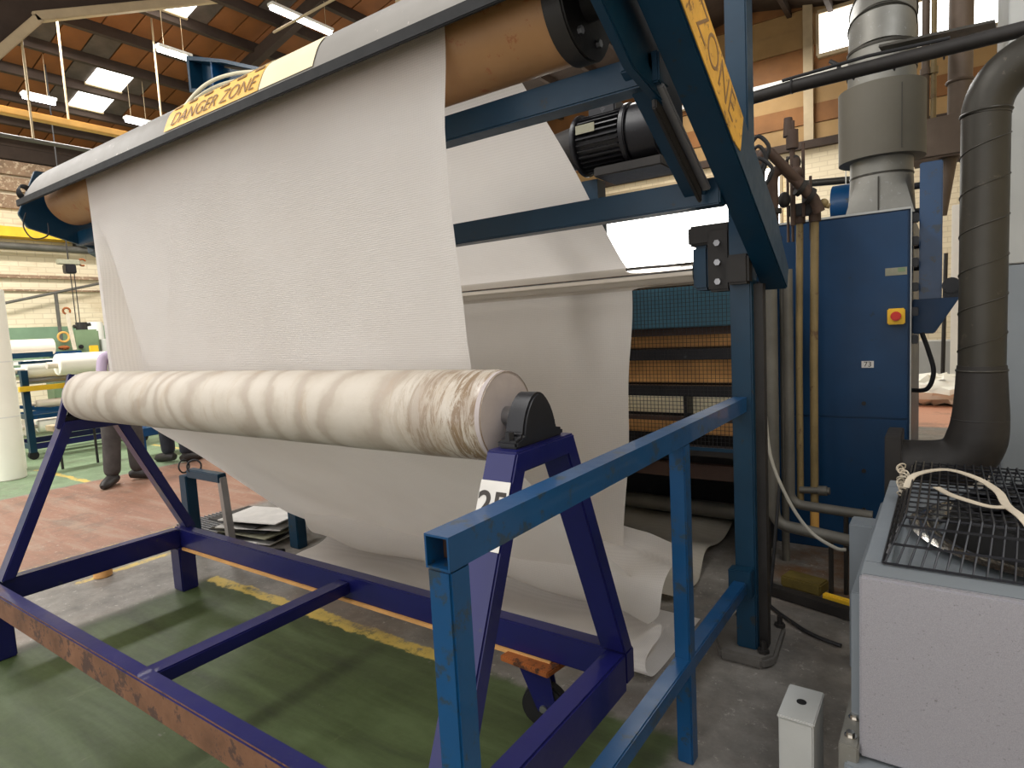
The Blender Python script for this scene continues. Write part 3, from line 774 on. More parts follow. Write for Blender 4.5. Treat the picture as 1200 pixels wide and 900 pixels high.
# feet and castors
for y in (0.92, 1.84):
    G().mm(X0-0.005, X0+0.10, y-0.05, y+0.05, 0.0, ZT-0.115).done('foot_post', 'cart_purple', tr, bevel=0.006)
def castor(x, y, plate, rot):
    r = 0.085
    p = G(); p.prism([(x-0.12, y-0.06), (x+0.10, y-0.075), (x+0.12, y+0.06), (x-0.10, y+0.07)], 'z', 0.245, 0.268); p = p.done('castor_plate', plate, tr, bevel=0.004)
    R = Matrix.Rotation(rot, 3, 'Z'); c = Vector((x, y, 0))
    f = G()
    for s in (-1, 1):
        q = [(-0.055, 0.245), (0.055, 0.245), (0.075, 0.10), (0.04, 0.07), (0.01, 0.075)]
        A = [f.bm.verts.new(c+R @ Vector((a, s*0.032-0.004, b))) for a, b in q]; B = [f.bm.verts.new(c+R @ Vector((a, s*0.032+0.004, b))) for a, b in q]
        for i in range(5):
            j = (i+1) % 5; f.bm.faces.new((A[i], A[j], B[j], B[i]))
        f.bm.faces.new(A[::-1]); f.bm.faces.new(B)
    f.done('castor_fork', 'cart_purple', p)
    w = G(); a = c+R @ Vector((0.03, -0.024, r)); b = c+R @ Vector((0.03, 0.024, r)); w.cyl(a, b, r, seg=32); w.done('castor_wheel', 'black_rubber', p, bevel=0.008)
    w = G(); a = c+R @ Vector((0.03, -0.042, r)); b = c+R @ Vector((0.03, 0.042, r)); w.cyl(a, b, 0.014, seg=12); w.done('axle', 'steel', p)
castor(-1.25, 1.83, 'rust_orange', 0.35)
castor(-1.15, 0.93, 'rust_orange', 0.2)

# ================================================================== HANDRAIL
hr = thing('handrail', (-0.71, 1.7, 0), 'bright blue square-tube handrail bolted to the dark blue column', 'handrail')
hx0, hx1 = -0.736, -0.681
def hollow(y0, y1, z0, z1, t=0.004):
    g = G()
    g.mm(hx0, hx1, y0, y1, z1-t, z1); g.mm(hx0, hx1, y0, y1, z0, z0+t)
    g.mm(hx0, hx0+t, y0, y1, z0+t, z1-t); g.mm(hx1-t, hx1, y0, y1, z0+t, z1-t)
    return g
hollow(0.757, 2.66, 1.092, 1.153).done('top_rail', 'rail_blue', hr)
G().mm(hx0+0.004, hx1-0.004, 0.80, 0.82, 1.096, 1.149).done('tube_inside', 'dark_brown', hr)
for y in (0.785, 1.93):
    G().mm(hx0+0.001, hx1-0.001, y-0.027, y+0.027, 0.0, 1.092).done('post', 'rail_blue', hr, bevel=0.004)
G().mm(hx0, hx1, 0.812, 2.66, 0.318, 0.372).done('lower_rail', 'rail_blue', hr, bevel=0.004)
G().mm(hx0-0.02, hx1+0.02, 2.60, 2.66, 0.30, 0.42).done('rail_bracket', 'machine_blue', hr, bevel=0.004)

# ================================================================== OVEN BEHIND THE CLOTH
ov = thing('drying_oven', (-2.6, 3.5, 0), 'long blue drying oven behind the cloth with boards and wire mesh at its mouth', 'oven')
OX0, OX1 = -4.4, -0.90
G().mm(OX0, OX1, 3.46, 8.5, 1.68, 1.72).done('oven_roof', 'cabinet_blue', ov)
G().mm(OX0, OX1-0.04, 3.46, 3.50, 1.44, 1.68).done('header_panel', 'header_blue', ov, bevel=0.005)
G().mm(OX0, OX0+0.05, 3.46, 8.5, 0, 1.68).done('side_panel', 'machine_blue', ov)
G().mm(OX1-0.03, OX1, 3.62, 8.5, 0, 1.68).done('side_panel', 'dark_iron', ov)
G().mm(OX0+0.05, OX1-0.03, 4.75, 4.80, 0, 1.68).done('back_panel', 'black_paint', ov)
for z0, z1, y, m in ((1.395, 1.44, 3.50, 'dark_brown'), (1.32, 1.395, 3.62, 'board_brown'), (1.25, 1.315, 3.53, 'black_paint'), (1.105, 1.25, 3.64, 'board_brown'),
                     (1.035, 1.10, 3.53, 'black_paint'), (0.915, 1.035, 3.66, 'board_cream'), (0.885, 0.91, 3.55, 'dark_brown'), (0.79, 0.865, 3.66, 'board_brown'),
                     (0.68, 0.74, 3.55, 'dark_iron'), (0.53, 0.62, 3.60, 'dark_brown')):
    G().mm(OX0+0.05, OX1-0.03, y, y+0.05, z0, z1).done('mouth_board' if 'board' in m else 'mouth_bar', m, ov, bevel=0.004)
G().mm(-1.27, -1.25, 3.55, 3.66, 0.88, 1.04).done('divider', 'black_paint', ov)
G().cyl((OX0+0.05, 4.2, 0.165), (OX1-0.03, 4.2, 0.165), 0.055, seg=28).done('bottom_roller', 'pipe_grey', ov)
g = G(); n = 0
x = OX1-0.01
while x > -2.7:
    g.mm(x-0.0011, x+0.0011, 3.440, 3.4422, 0.76, 1.67); x -= 0.0225
z = 0.77
while z < 1.67:
    g.mm(-2.7, OX1-0.01, 3.4425, 3.4445, z-0.0011, z+0.0011); z += 0.0225
m_ = g.done('wire_mesh', 'black_paint', ov, smooth=False); m_['kind'] = 'stuff'
G().mm(-2.72, OX1, 3.435, 3.45, 0.74, 0.76).done('mesh_frame', 'machine_blue', ov)

# black geared motor on its bracket
mo = thing('geared_motor', (-1.5, 3.2, 2.28), 'black finned electric motor lying between the blue crossbeams', 'motor')
ax0 = Vector((-1.86, 3.2, 2.47)); 
def mx(x): return (x, 3.2, 2.475)
G().cyl(mx(-1.86), mx(-1.66), 0.10, 0.125, 28).done('gearbox', 'dark_iron', mo, bevel=0.006)
G().cyl(mx(-1.68), mx(-1.655), 0.165, seg=36).done('flange', 'black_paint', mo, bevel=0.004)
G().cyl(mx(-1.655), mx(-1.395), 0.128, seg=36).done('motor_body', 'black_paint', mo)
for i in range(30):
    a = 2*PI*i/30
    d = Vector((0, math.cos(a), math.sin(a)))
    g = G(); g.bar(Vector(mx(-1.645))+d*0.138, Vector(mx(-1.405))+d*0.138, 0.007, 0.03, d); g.done('cooling_fin', 'black_paint', mo)
G().cyl(mx(-1.395), mx(-1.365), 0.166, seg=36).done('flange', 'black_paint', mo, bevel=0.005)
G().cyl(mx(-1.365), mx(-1.20), 0.158, 0.150, 36).done('fan_cowl', 'black_paint', mo, bevel=0.015)
G().mm(-1.60, -1.44, 3.12, 3.27, 2.595, 2.67).done('terminal_box', 'black_paint', mo, bevel=0.008)
G().mm(-1.64, -1.53, 3.045, 3.052, 2.50, 2.545).done('rating_plate', 'plate_grey', mo)
G().mm(-1.56, -1.18, 3.08, 3.34, 2.27, 2.32).done('mounting_plate', 'dark_iron', mo, bevel=0.006)
G().mm(-1.72, -1.62, 3.24, 3.34, 1.72, 2.30).done('support_leg', 'machine_blue', mo)

# ================================================================== BLUE CABINET
cb = thing('blue_cabinet', (-0.55, 4.2, 0), 'tall blue steel cabinet with a red stop button beside the steam pipes', 'cabinet')
CX0, CX1, CY = -0.90, -0.168, 4.2
G().mm(CX0, CX1, CY+0.012, 5.6, 0.0, 2.04).done('body', 'cabinet_blue', cb, bevel=0.006)
G().mm(CX0+0.006, CX1-0.012, CY, CY+0.014, 0.845, 2.03).done('upper_panel', 'cabinet_blue', cb, bevel=0.004)
G().mm(CX0+0.006, CX1-0.012, CY, CY+0.014, 0.06, 0.838).done('lower_panel', 'cabinet_blue', cb, bevel=0.004)
G().mm(CX1-0.002, CX1+0.004, CY-0.004, CY+0.02, 0.0, 2.04).done('edge_strip', 'light_grey', cb)
G().mm(CX0, CX1, CY-0.005, CY+0.01, 2.035, 2.047).done('top_edge', 'light_grey', cb)
es = G().mm(-0.279, -0.193, CY-0.045, CY, 1.393, 1.484).done('stop_box', 'yellow_paint', cb, bevel=0.006); lab(es, 'yellow box of the emergency stop')
G().cyl((-0.236, CY-0.075, 1.44), (-0.236, CY-0.045, 1.44), 0.026, seg=24).done('stop_button', 'red', es, bevel=0.006)
np2 = G().mm(-0.292, -0.186, CY-0.003, CY, 1.672, 1.715).done('name_plate', 'plate_grey', cb)
G().mm(-0.23, -0.195, CY-0.0045, CY-0.003, 1.69, 1.712).done('plate_mark', 'green_machine', np2)
tg = G().mm(-0.412, -0.349, CY-0.003, CY, 1.143, 1.183).done('number_tag', 'paper', cb)
text_obj('number', '73', 0.042, 'ink', axes((1, 0, 0), (0, 0, 1), (0, -1, 0), (-0.38, CY-0.0045, 1.163)), tg)
for z in (0.93, 0.52, 0.28):
    G().cyl((-0.40, CY-0.012, z), (-0.40, CY, z), 0.012, seg=12).done('latch', 'dark_iron', cb)
# hinges and dark fittings on the right side
for z in (1.99, 1.86, 1.74, 1.60, 1.46, 1.30):
    G().mm(CX1, CX1+0.035, CY+0.05, CY+0.12, z-0.025, z+0.025).done('side_fitting', 'black_paint', cb, bevel=0.005)
# belt guard on the side of the cabinet
bgd = thing('belt_guard', (-0.08, 4.5, 1.33), 'bright blue upright belt guard on a wedge bracket beside the cabinet', 'guard')
G().mm(-0.137, -0.025, 4.44, 4.60, 1.525, 2.32).done('guard_column', 'rail_blue', bgd, bevel=0.006)
G().prism([(-0.166, 1.53), (0.062, 1.53), (-0.058, 1.325), (-0.166, 1.325)], 'y', 4.42, 4.66).done('wedge_bracket', 'cabinet_blue', bgd, bevel=0.005)
G().cyl((0.02, 4.40, 1.60), (0.02, 4.60, 1.60), 0.045, seg=20).done('drive_pulley', 'black_paint', bgd, bevel=0.006)
G().mm(-0.02, 0.06, 4.45, 4.62, 1.53, 1.60).done('drive_foot', 'black_paint', bgd, bevel=0.006)
for z in (1.72, 1.85, 2.05, 2.2):
    G().cyl((-0.165, 4.5, z), (-0.12, 4.5, z), 0.02, seg=10).done('guard_bolt', 'black_paint', bgd)
tag(G().tube(smooth_path([(-0.12, 4.42, 1.33), (-0.085, 4.40, 1.22), (-0.06, 4.39, 1.10), (-0.09, 4.40, 1.0), (-0.165, 4.43, 0.985)], 10), 0.013, 10).done('cable_loop', 'cable_black'), 'thick black cable looping from the blue wedge bracket to the cabinet', 'cable')

# ================================================================== DUCTS
ed = thing('exhaust_duct', (-0.34, 4.6, 2.04), 'large galvanised exhaust duct with a wide collar rising from the blue cabinet', 'duct')
DXc, DYc = -0.345, 4.62
def ring_shape(z, k, r, hs):   # k = 0 square, 1 round
    out = []
    for i in range(40):
        a = 2*PI*i/40; c_, s_ = math.cos(a), math.sin(a)
        m = hs/max(abs(c_), abs(s_)); q = m*(1-k)+r*k
        out.append(Vector((DXc+c_*q, DYc+s_*q, z)))
    return out
g = G(); rings = [[g.bm.verts.new(p) for p in ring_shape(2.045+0.25*t/6, (t/6), 0.172, 0.185)] for t in range(7)]
for a, b in zip(rings, rings[1:]):
    for i in range(40): g.bm.faces.new((a[i], a[(i+1) % 40], b[(i+1) % 40], b[i]))
g.done('square_transition', 'galvanised', ed)
G().mm(DXc-0.004, DXc+0.004, DYc-0.188, DYc-0.180, 2.05, 2.28).done('seam', 'duct_grey', ed)
G().cyl((DXc, DYc, 2.29), (DXc, DYc, 2.42), 0.172, seg=40).done('neck', 'galvanised', ed)
G().cyl((DXc, DYc, 2.30), (DXc, DYc, 2.31), 0.176, seg=40).done('seam', 'duct_grey', ed)
g = G(); g.cyl((DXc, DYc, 2.40), (DXc, DYc, 2.83), 0.236, seg=48)
g.done('collar', 'collar_grey', ed)
G().mm(DXc+0.118, DXc+0.122, DYc-0.208, DYc-0.20, 2.42, 2.79).done('seam', 'duct_grey', ed)
zseg = [2.83, 2.93, 3.06]
for i, (a, b) in enumerate(zip(zseg, zseg[1:])):
    G().cyl((DXc, DYc, a), (DXc, DYc, b), 0.184-0.002*i, seg=40).done('duct_section', 'galvanised', ed)
    G().cyl((DXc, DYc, b-0.008), (DXc, DYc, b+0.008), 0.190-0.002*i, seg=40).done('seam', 'duct_grey', ed)
# elbow turning back and right
bdir = Vector((-0.02, 1.0, 0))
bend = arc(Vector((DXc, DYc, 3.06))+bdir*0.36, 0.36, PI, PI*0.45, 4, bdir, Vector((0, 0, 1)))
for i in range(4):
    G().tube([bend[i]-(bend[i+1]-bend[i])*0.12, bend[i+1]+(bend[i+1]-bend[i])*0.12], 0.18, 36).done('elbow_segment', 'galvanised', ed)
    G().torus(bend[i+1], 0.183, 0.005, bend[min(i+2, 4)]-bend[i], 36, 6).done('seam', 'duct_grey', ed)
G().tube([bend[4], bend[4]+bdir*0.75+Vector((0, 0, 0.12))], 0.178, 36).done('duct_section', 'galvanised', ed)
# blue blower drum left of the transition
tag(G().cyl((-0.66, 4.95, 2.20), (-0.50, 4.95, 2.20), 0.15, seg=32).cyl((-0.60, 4.95, 2.06), (-0.60, 4.95, 2.05), 0.1, seg=12).mm(-0.66, -0.50, 4.85, 5.05, 2.047, 2.12).done('blower_drum', 'rail_blue', bevel=0.008), 'small round blue blower casing on top of the cabinet', 'blower')
# grey spiral duct in front right
gdct = thing('spiral_duct', (0.12, 3.15, 0.75), 'dark grey spiral duct with bends, right of the blue cabinet', 'duct')
DX, DY, DR = 0.118, 3.15, 0.080
G().cyl((DX, DY, 1.22), (DX, DY, 2.22), DR, seg=40).done('straight', 'duct_grey', gdct)
# spiral seam
hp = [Vector((DX+(DR+0.001)*math.cos(a), DY+(DR+0.001)*math.sin(a), 1.22+a*0.0245)) for a in [i*0.2 for i in range(205)]]
G().tube(hp, 0.0025, 5).done('spiral_seam', 'duct_grey', gdct)
top = arc((DX+0.20, DY, 2.22), 0.20, PI, PI/2, 10, (1, 0, 0), (0, 0, 1))
G().tube(top+[(DX+1.2, DY-0.15, 2.46)], DR+0.002, 40).done('upper_elbow', 'duct_grey', gdct)
G().torus((DX, DY, 2.23), DR+0.002, 0.005, (0, 0, 1), 36, 6).done('joint_ring', 'duct_grey', gdct)
low_ = arc((DX-0.02, DY, 1.10), 0.0, 0, 1, 1, (1, 0, 0), (0, 0, 1))
pts = [(DX, DY, 1.24), (DX, DY, 1.12), (DX-0.002, DY, 1.02), (DX-0.012, DY, 0.94), (DX-0.04, DY, 0.87), (DX-0.09, DY, 0.83), (DX-0.16, DY, 0.815), (DX-0.28, DY, 0.81)]
G().tube(smooth_path(pts, 4), [DR+0.003+0.022*min(1, i/12) for i in range(29)], 40).done('lower_elbow', 'dark_iron', gdct)
G().torus((DX, DY, 1.22), DR+0.004, 0.005, (0, 0, 1), 36, 6).done('joint_ring', 'duct_grey', gdct)
G().torus((DX-0.003, DY, 1.02), DR+0.014, 0.005, (0, 0, 1), 36, 6).done('joint_ring', 'dark_iron', gdct)
G().mm(DX-0.33, DX-0.27, DY-0.12, DY+0.12, 0.0, 0.95).done('floor_stand', 'dark_iron', gdct, bevel=0.004)
# brown ducts in the background
b1 = thing('brown_duct', (0.06, 6.0, 2.2), 'brownish background duct with a square box joint between the two front ducts', 'duct')
G().cyl((0.065, 6.0, 2.86), (0.075, 6.0, 5.2), 0.078, seg=28).done('riser', 'duct_brown', b1)
G().torus((0.065, 6.0, 3.16), 0.082, 0.012, (0, 0, 1), 28, 6).done('joint_ring', 'duct_brown', b1)
G().mm(-0.24, 0.12, 5.85, 6.2, 2.60, 2.90).done('box_joint', 'duct_brown', b1, bevel=0.015)
G().cyl((0.0, 6.0, 2.62), (-0.035, 6.0, 2.18), 0.06, 0.03, 20).done('drop_spout', 'duct_brown', b1)
for i, (x, r, l) in enumerate(((-0.105, 0.02, 'thin brass-coloured vertical pipe just right of the exhaust duct'), (-0.16, 0.028, 'brown vertical pipe tucked against the exhaust duct'))):
    tag(G().cyl((x, 6.3, 2.9), (x, 6.3, 5.5), r, seg=14).cyl((x, 6.3, 3.35), (x, 6.3, 3.40), r+0.012, seg=14).done('riser_pipe', 'brass_pipe' if i == 0 else 'duct_brown'), l, 'pipe')
# pale tower panel at right
pn = thing('pale_tower', (0.6, 3.8, 0), 'pale grey sheet-metal tower standing behind the spiral duct', 'tower')
G().mm(0.222, 1.2, 3.75, 4.6, 0.0, 1.66).done('lower_casing', 'unit_grey', pn, bevel=0.004)
G().mm(0.218, 1.2, 3.75, 4.6, 1.665, 3.6).done('upper_casing', 'light_grey', pn, bevel=0.004)
# dark slanting pipe
dp = thing('slanting_pipe', (-0.3, 3.4, 2.6), 'dark lagged pipe slanting across in front of the exhaust duct', 'pipe')
G().tube([(-0.80, 3.35, 2.565), (-0.60, 3.35, 2.573), (0.9, 3.2, 2.53)], 0.030, 16).done('pipe_run', 'dark_iron', dp)
G().tube([(-0.66, 3.33, 2.605), (-0.3, 3.32, 2.615), (0.0, 3.31, 2.60)], 0.008, 8).done('clipped_cable', 'cable_black', dp)
for x in (-0.62, -0.36, -0.20, -0.02):
    G().torus((x, 3.345+x*-0.0, 2.572-0.013*(x+0.6)), 0.031, 0.004, (1, 0, 0), 18, 5).done('cable_tie', 'cable_black', dp)
G().tube([(-0.42, 3.36, 2.57), (-0.42, 3.36, 2.62), (-0.46, 3.40, 2.66)], 0.01, 8).done('hanger_clip', 'dark_iron', dp)
tag(G().bar((-0.30, 4.0, 2.86), (0.18, 3.95, 2.82), 0.12, 0.012).done('duct_ledge', 'duct_grey'), 'grey ledge strip behind the slanting pipe', 'ledge')

# ================================================================== STEAM PIPES
def pipe(name, pts, r, mat, label, extra=None, seg=14, cat='pipe'):
    t = thing(name, pts[-1], label, cat)
    G().tube(pts, r, seg).done('pipe_run', mat, t)
    if name == 'condensate_pipe':
        G().cyl((pts[1][0]+0.27, pts[1][1], 0), (pts[1][0]+0.27, pts[1][1], pts[-1][2]), 0.012, seg=8).done('pipe_foot', 'dark_iron', t)
    return t
def collar(t, p, d, r, L, mat):
    p, d = Vector(p), Vector(d).normalized(); G().cyl(p-d*L/2, p+d*L/2, r, seg=16).done('fitting', mat, t, bevel=0.003)
sp = pipe('steam_pipe', [(-0.70, 3.9, 0.36), (-0.70, 3.9, 1.2), (-0.688, 3.9, 2.10)], 0.019, 'brass_pipe', 'left one of two brass-coloured vertical pipes on the blue cabinet')
collar(sp, (-0.689, 3.9, 2.02), (0, 0, 1), 0.03, 0.06, 'rust_pipe')
sp = pipe('steam_pipe', [(-0.625, 3.9, 0.20), (-0.622, 3.9, 1.2), (-0.611, 3.9, 2.05)], 0.022, 'brass_pipe', 'right one of two brass-coloured vertical pipes on the blue cabinet')
collar(sp, (-0.611, 3.9, 2.02), (0, 0, 1), 0.032, 0.06, 'rust_pipe')
G().cyl((-0.625, 3.9, 0.2), (-0.625, 3.9, 0.36), 0.024, seg=14).done('yellow_section', 'yellow_dull', sp)
G().cyl((-0.70, 3.88, 0.45), (-0.54, 3.88, 0.46), 0.02, seg=14).cyl((-0.60, 3.88, 0.456), (-0.555, 3.88, 0.459), 0.028, seg=14).done('tee_valve', 'pipe_grey', sp)
e1 = arc((-0.665, 3.4, 0.45), 0.075, PI, PI*1.5, 6, (1, 0, 0), (0, 0, 1))
pipe('condensate_pipe', [(-0.74, 3.4, 1.75), (-0.74, 3.4, 0.45)]+e1[1:]+[(-0.38, 3.4, 0.345)], 0.030, 'pipe_grey', 'thick grey pipe bending along the floor beside the column')
e2 = arc((-0.625, 3.55, 0.52), 0.065, PI, PI*1.5, 6, (1, 0, 0), (0, 0, 1))
pipe('condensate_pipe', [(-0.69, 3.55, 1.72), (-0.69, 3.55, 0.52)]+e2[1:]+[(-0.30, 3.55, 0.44)], 0.026, 'pipe_grey', 'second grey pipe bending towards the fan unit, above the thicker one')
pipe('thin_pipe', [(-0.80, 3.5, 1.8), (-0.80, 3.5, 0.0)], 0.022, 'dark_iron', 'dark upright pipe close behind the blue column')
pipe('return_pipe', [(-0.78, 3.9, 1.75), (-0.785, 3.9, 0.0)], 0.022, 'pipe_grey', 'weathered grey upright pipe left of the brass-coloured pair')
# rusty valve manifold at the top
mf = thing('valve_manifold', (-0.68, 3.7, 2.0), 'rusty steam valve manifold above the brass-coloured pipes', 'pipework')
G().tube([(-0.79, 3.7, 1.70), (-0.79, 3.7, 2.20)]+arc((-0.74, 3.7, 2.22), 0.05, PI, PI*0.4, 6, (1, 0, 0), (0, 0, 1))[1:]+[(-0.60, 3.8, 2.10), (-0.575, 3.82, 2.03)], 0.030, 14).done('main_bend', 'rust_pipe', mf)
G().tube([(-0.83, 3.6, 1.72), (-0.83, 3.6, 2.30)]+arc((-0.79, 3.6, 2.31), 0.04, PI, PI*0.45, 5, (1, 0, 0), (0, 0, 1))[1:]+[(-0.66, 3.75, 2.19)], 0.026, 14).done('second_bend', 'rust_pipe', mf)
G().cyl((-0.715, 3.85, 1.98), (-0.715, 3.85, 2.55), 0.014, seg=10).done('valve_stem', 'rust_pipe', mf)
G().cyl((-0.735, 3.85, 2.47), (-0.735, 3.85, 2.57), 0.028, 0.022, 14).cyl((-0.715, 3.85, 2.40), (-0.715, 3.85, 2.50), 0.032, seg=14).done('valve_bonnet', 'rust_pipe', mf)
G().torus((-0.715, 3.85, 2.32), 0.04, 0.008, (0.2, 1, 0), 18, 6).done('hand_wheel', 'dark_iron', mf)
G().ball((-0.69, 3.82, 2.26), 0.036).cyl((-0.69, 3.82, 2.18), (-0.69, 3.82, 2.34), 0.018, seg=10).done('valve_body', 'rust_pipe', mf)
G().ball((-0.75, 3.8, 2.12), 0.034, 1, 1, 1.3).done('steam_trap', 'dark_iron', mf)
G().mm(-0.74, -0.62, 3.86, 3.92, 2.03, 2.10).done('flange_block', 'dark_iron', mf, bevel=0.006)
G().cyl((-0.66, 3.85, 2.02), (-0.66, 3.85, 2.42), 0.009, seg=8).done('gauge_pipe', 'rust_pipe', mf)
G().ball((-0.56, 3.86, 2.08), 0.026).cyl((-0.585, 3.86, 2.08), (-0.53, 3.86, 2.06), 0.014, seg=8).done('brass_tap', 'brass_pipe', mf)
for p_, d_ in (((-0.79, 3.7, 2.05), (0, 0, 1)), ((-0.79, 3.7, 1.9), (0, 0, 1)), ((-0.66, 3.76, 2.165), (0.8, 0.55, -0.55)), ((-0.62, 3.79, 2.12), (0.8, 0.55, -0.55)), ((-0.83, 3.6, 2.1), (0, 0, 1))):
    p_, d_ = Vector(p_), Vector(d_).normalized(); G().cyl(p_-d_*0.012, p_+d_*0.012, 0.046, seg=14).done('pipe_flange', 'dark_iron', mf)
for x_ in (-0.76, -0.735, -0.64): G().cyl((x_, 3.95, 1.9), (x_, 3.95, 2.3+0.1*math.sin(x_*40)), 0.008, seg=8).done('sense_line', 'rust_pipe', mf)
for i, z in enumerate((2.30, 2.35, 2.24)):
    G().tube(smooth_path([(-0.86+0.01*i, 3.45, z), (-0.80, 3.44, z+0.05), (-0.765+0.015*i, 3.45, z-0.02), (-0.80, 3.46, z-0.12)], 5), 0.01, 8).done('flex_lead', 'cable_black', mf)
tag(G().cyl((-1.3, 7.0, 2.78), (-0.3, 7.0, 2.70), 0.035, seg=14).cyl((-0.6, 7.0, 0), (-0.6, 7.0, 2.72), 0.03, seg=12).done('cross_pipe', 'duct_grey'), 'grey horizontal pipe seen between manifold and exhaust duct', 'pipe')
for i, x in enumerate((-0.62, -0.585)):
    tag(G().cyl((x, 5.3, 2.05), (x, 5.3, 2.9), 0.004, seg=6).done('stay_rod', 'white_paint'), ['left thin white rod rising behind the valve manifold', 'right thin white rod rising behind the valve manifold'][i], 'rod')

# ================================================================== FAN UNIT (front right)
fu = thing('fan_unit', (0.25, 2.3, 0), 'grey galvanised fan unit with a black wire grille on top', 'fan unit')
FX0, FX1, FY0, FY1, FZ = -0.172, 0.75, 1.70, 2.72, 0.838
G().mm(FX0+0.02, FX1, FY0+0.02, FY1, 0.05, FZ-0.02).done('housing', 'unit_grey', fu, bevel=0.004)
G().mm(FX0, FX1, FY0-0.006, FY0+0.016, 0.362, FZ).done('front_panel', 'galv_panel', fu, bevel=0.005)
# top flange around the opening
for a in ((FX0, FX1, FY0+0.016, FY0+0.11), (FX0, FX1, FY1-0.1, FY1), (FX0, FX0+0.06, FY0+0.11, FY1-0.1), (FX1-0.08, FX1, FY0+0.11, FY1-0.1)):
    G().mm(*a, FZ-0.02, FZ-0.001).done('top_flange', 'unit_grey', fu, bevel=0.002)
G().mm(FX0-0.03, FX0+0.02, FY0+0.10, FY1, 0.30, FZ-0.09).done('side_skirt', 'unit_grey', fu, bevel=0.004)
G().mm(FX0-0.045, FX0+0.0, FY0-0.03, FY0+0.25, 0.30, 0.395).done('corner_bracket', 'galvanised', fu, bevel=0.004)
G().mm(FX0-0.028, FX0+0.0, FY0+0.14, FY0+0.27, 0.395, 0.40).done('bracket_tab', 'hose_cream', fu)
for y in (1.715, 1.80):
    g = G(); g.cyl((FX0-0.022, y, 0.395), (FX0-0.022, y, 0.398), 0.015, seg=16); g.cyl((FX0-0.022, y, 0.398), (FX0-0.022, y, 0.408), 0.010, seg=6); g.done('bracket_bolt', 'chrome', fu)
g = G(); g.cyl((FX0-0.012, 1.91, 0.40), (FX0-0.012, 1.91, 0.41), 0.008, seg=6); g.done('bracket_bolt', 'chrome', fu)
G().mm(FX0-0.03, FX1, FY0-0.05, FY0+0.02, 0.27, 0.355).done('base_channel', 'unit_grey', fu, bevel=0.005)
G().mm(FX0+0.01, FX0+0.07, FY0, FY0+0.06, 0, 0.27).done('leg', 'unit_grey', fu)
G().mm(FX1-0.07, FX1-0.01, FY0, FY0+0.06, 0, 0.27).done('leg', 'unit_grey', fu)
# bell mouth and dark rotor inside the opening
ccx, ccy = 0.325, 2.22
def bell(u, v):
    a = 2*PI*u; r = 0.415-0.085*math.sin(v*PI/2); z = FZ-0.018+0.03*math.sin(v*PI)*1.2-0.06*v
    return Vector((ccx+r*math.cos(a), ccy+r*math.sin(a)*0.98, z+0.02))
G().grid(bell, 64, 8).done('bell_mouth', 'chrome', fu)
G().cyl((ccx, ccy, FZ-0.05), (ccx, ccy, FZ+0.075), 0.335, 0.30, 48).done('rotor_drum', 'black_rubber', fu, bevel=0.01)
for i in range(9):
    a = 2*PI*i/9
    G().box((ccx+0.17*math.cos(a), ccy+0.17*math.sin(a), FZ+0.078), (0.2, 0.06, 0.012), Matrix.Rotation(a, 3, 'Z') @ Matrix.Rotation(0.4, 3, 'X')).done('fan_blade', 'black_rubber', fu)
# wire grille: a low basket
bx0, bx1, by0, by1, bz0, bz1 = -0.125, 0.66, 1.80, 2.66, FZ+0.004, FZ+0.10
tx0, ty0, ty1 = -0.085, 1.93, 2.62
g = G(); wr = 0.0028
nx = 30
for i in range(nx+1):
    xb = bx0+(bx1-bx0)*i/nx; xt = tx0+(bx1-0.04-tx0)*i/nx
    g.tube([(xb, by0, bz0), (xt, ty0, bz1), (xt, ty1, bz1), (xb, by1, bz0)], wr, 5)
for j in range(14):
    y = ty0+(ty1-ty0)*j/13
    g.tube([(bx0, y-0.06*(1-j/13), bz0), (tx0, y, bz1-0.006), (bx1-0.04, y, bz1-0.006), (bx1, y, bz0)], wr if j % 6 else wr*1.5, 5)
for k in range(3):
    t_ = (k+0.02)/2.6
    y = by0+(ty0-by0)*t_; z = bz0+(bz1-bz0)*t_; xx = bx0+(tx0-bx0)*t_
    g.tube([(xx, y-0.004, z), (bx1-0.04*t_, y-0.004, z)], wr*1.3, 5)
    g.tube([(xx-0.004, y, z), (xx-0.004, by1+(ty1-by1)*t_, z)], wr*1.3, 5)
gr_ = g.done('wire_grille', 'black_paint', fu); gr_['kind'] = 'stuff'
# webbing strap lying on the grille
def ribbon(pts, w, name, mat, n=(0, 0, 1)):
    P = smooth_path(pts, 8); g = G(); m = len(P)-1
    def f(u, v):
        i = round(u*m); d = (P[min(i+1, m)]-P[max(i-1, 0)]).normalized(); s = d.cross(Vector(n)).normalized()
        return P[i]+s*(v-0.5)*w
    g.grid(f, m, 2); return g.done(name, mat, solid=0.003)
zs = FZ+0.112
tag(ribbon([(-0.10, 2.30, zs-0.03), (-0.08, 2.36, zs), (0.0, 2.42, zs+0.012), (0.075, 2.36, zs+0.008), (0.125, 2.24, zs), (0.137, 2.09, zs), (0.16, 1.99, zs), (0.175, 1.955, zs-0.015)], 0.022, 'webbing_strap', 'strap_beige'), 'beige webbing strap curling over the top of the wire grille', 'strap')
tag(ribbon([(-0.02, 2.22, zs), (0.01, 2.13, zs+0.006), (0.05, 2.08, zs+0.006), (0.10, 2.06, zs), (0.14, 2.07, zs)], 0.020, 'webbing_strap', 'strap_beige'), 'shorter beige strap end lying in front of the curled strap', 'strap')
g = G()
for i in range(14):
    a = i*0.9; g.torus((-0.118+0.008*math.sin(a), 2.42+0.004*i, FZ+0.03+0.006*i), 0.014+0.004*math.sin(i), 0.0025, (math.sin(a), 1, math.cos(a)), 12, 5)
tag(g.done('tie_bundle', 'strap_beige'), 'tangle of pale string at the back corner of the wire grille', 'string')
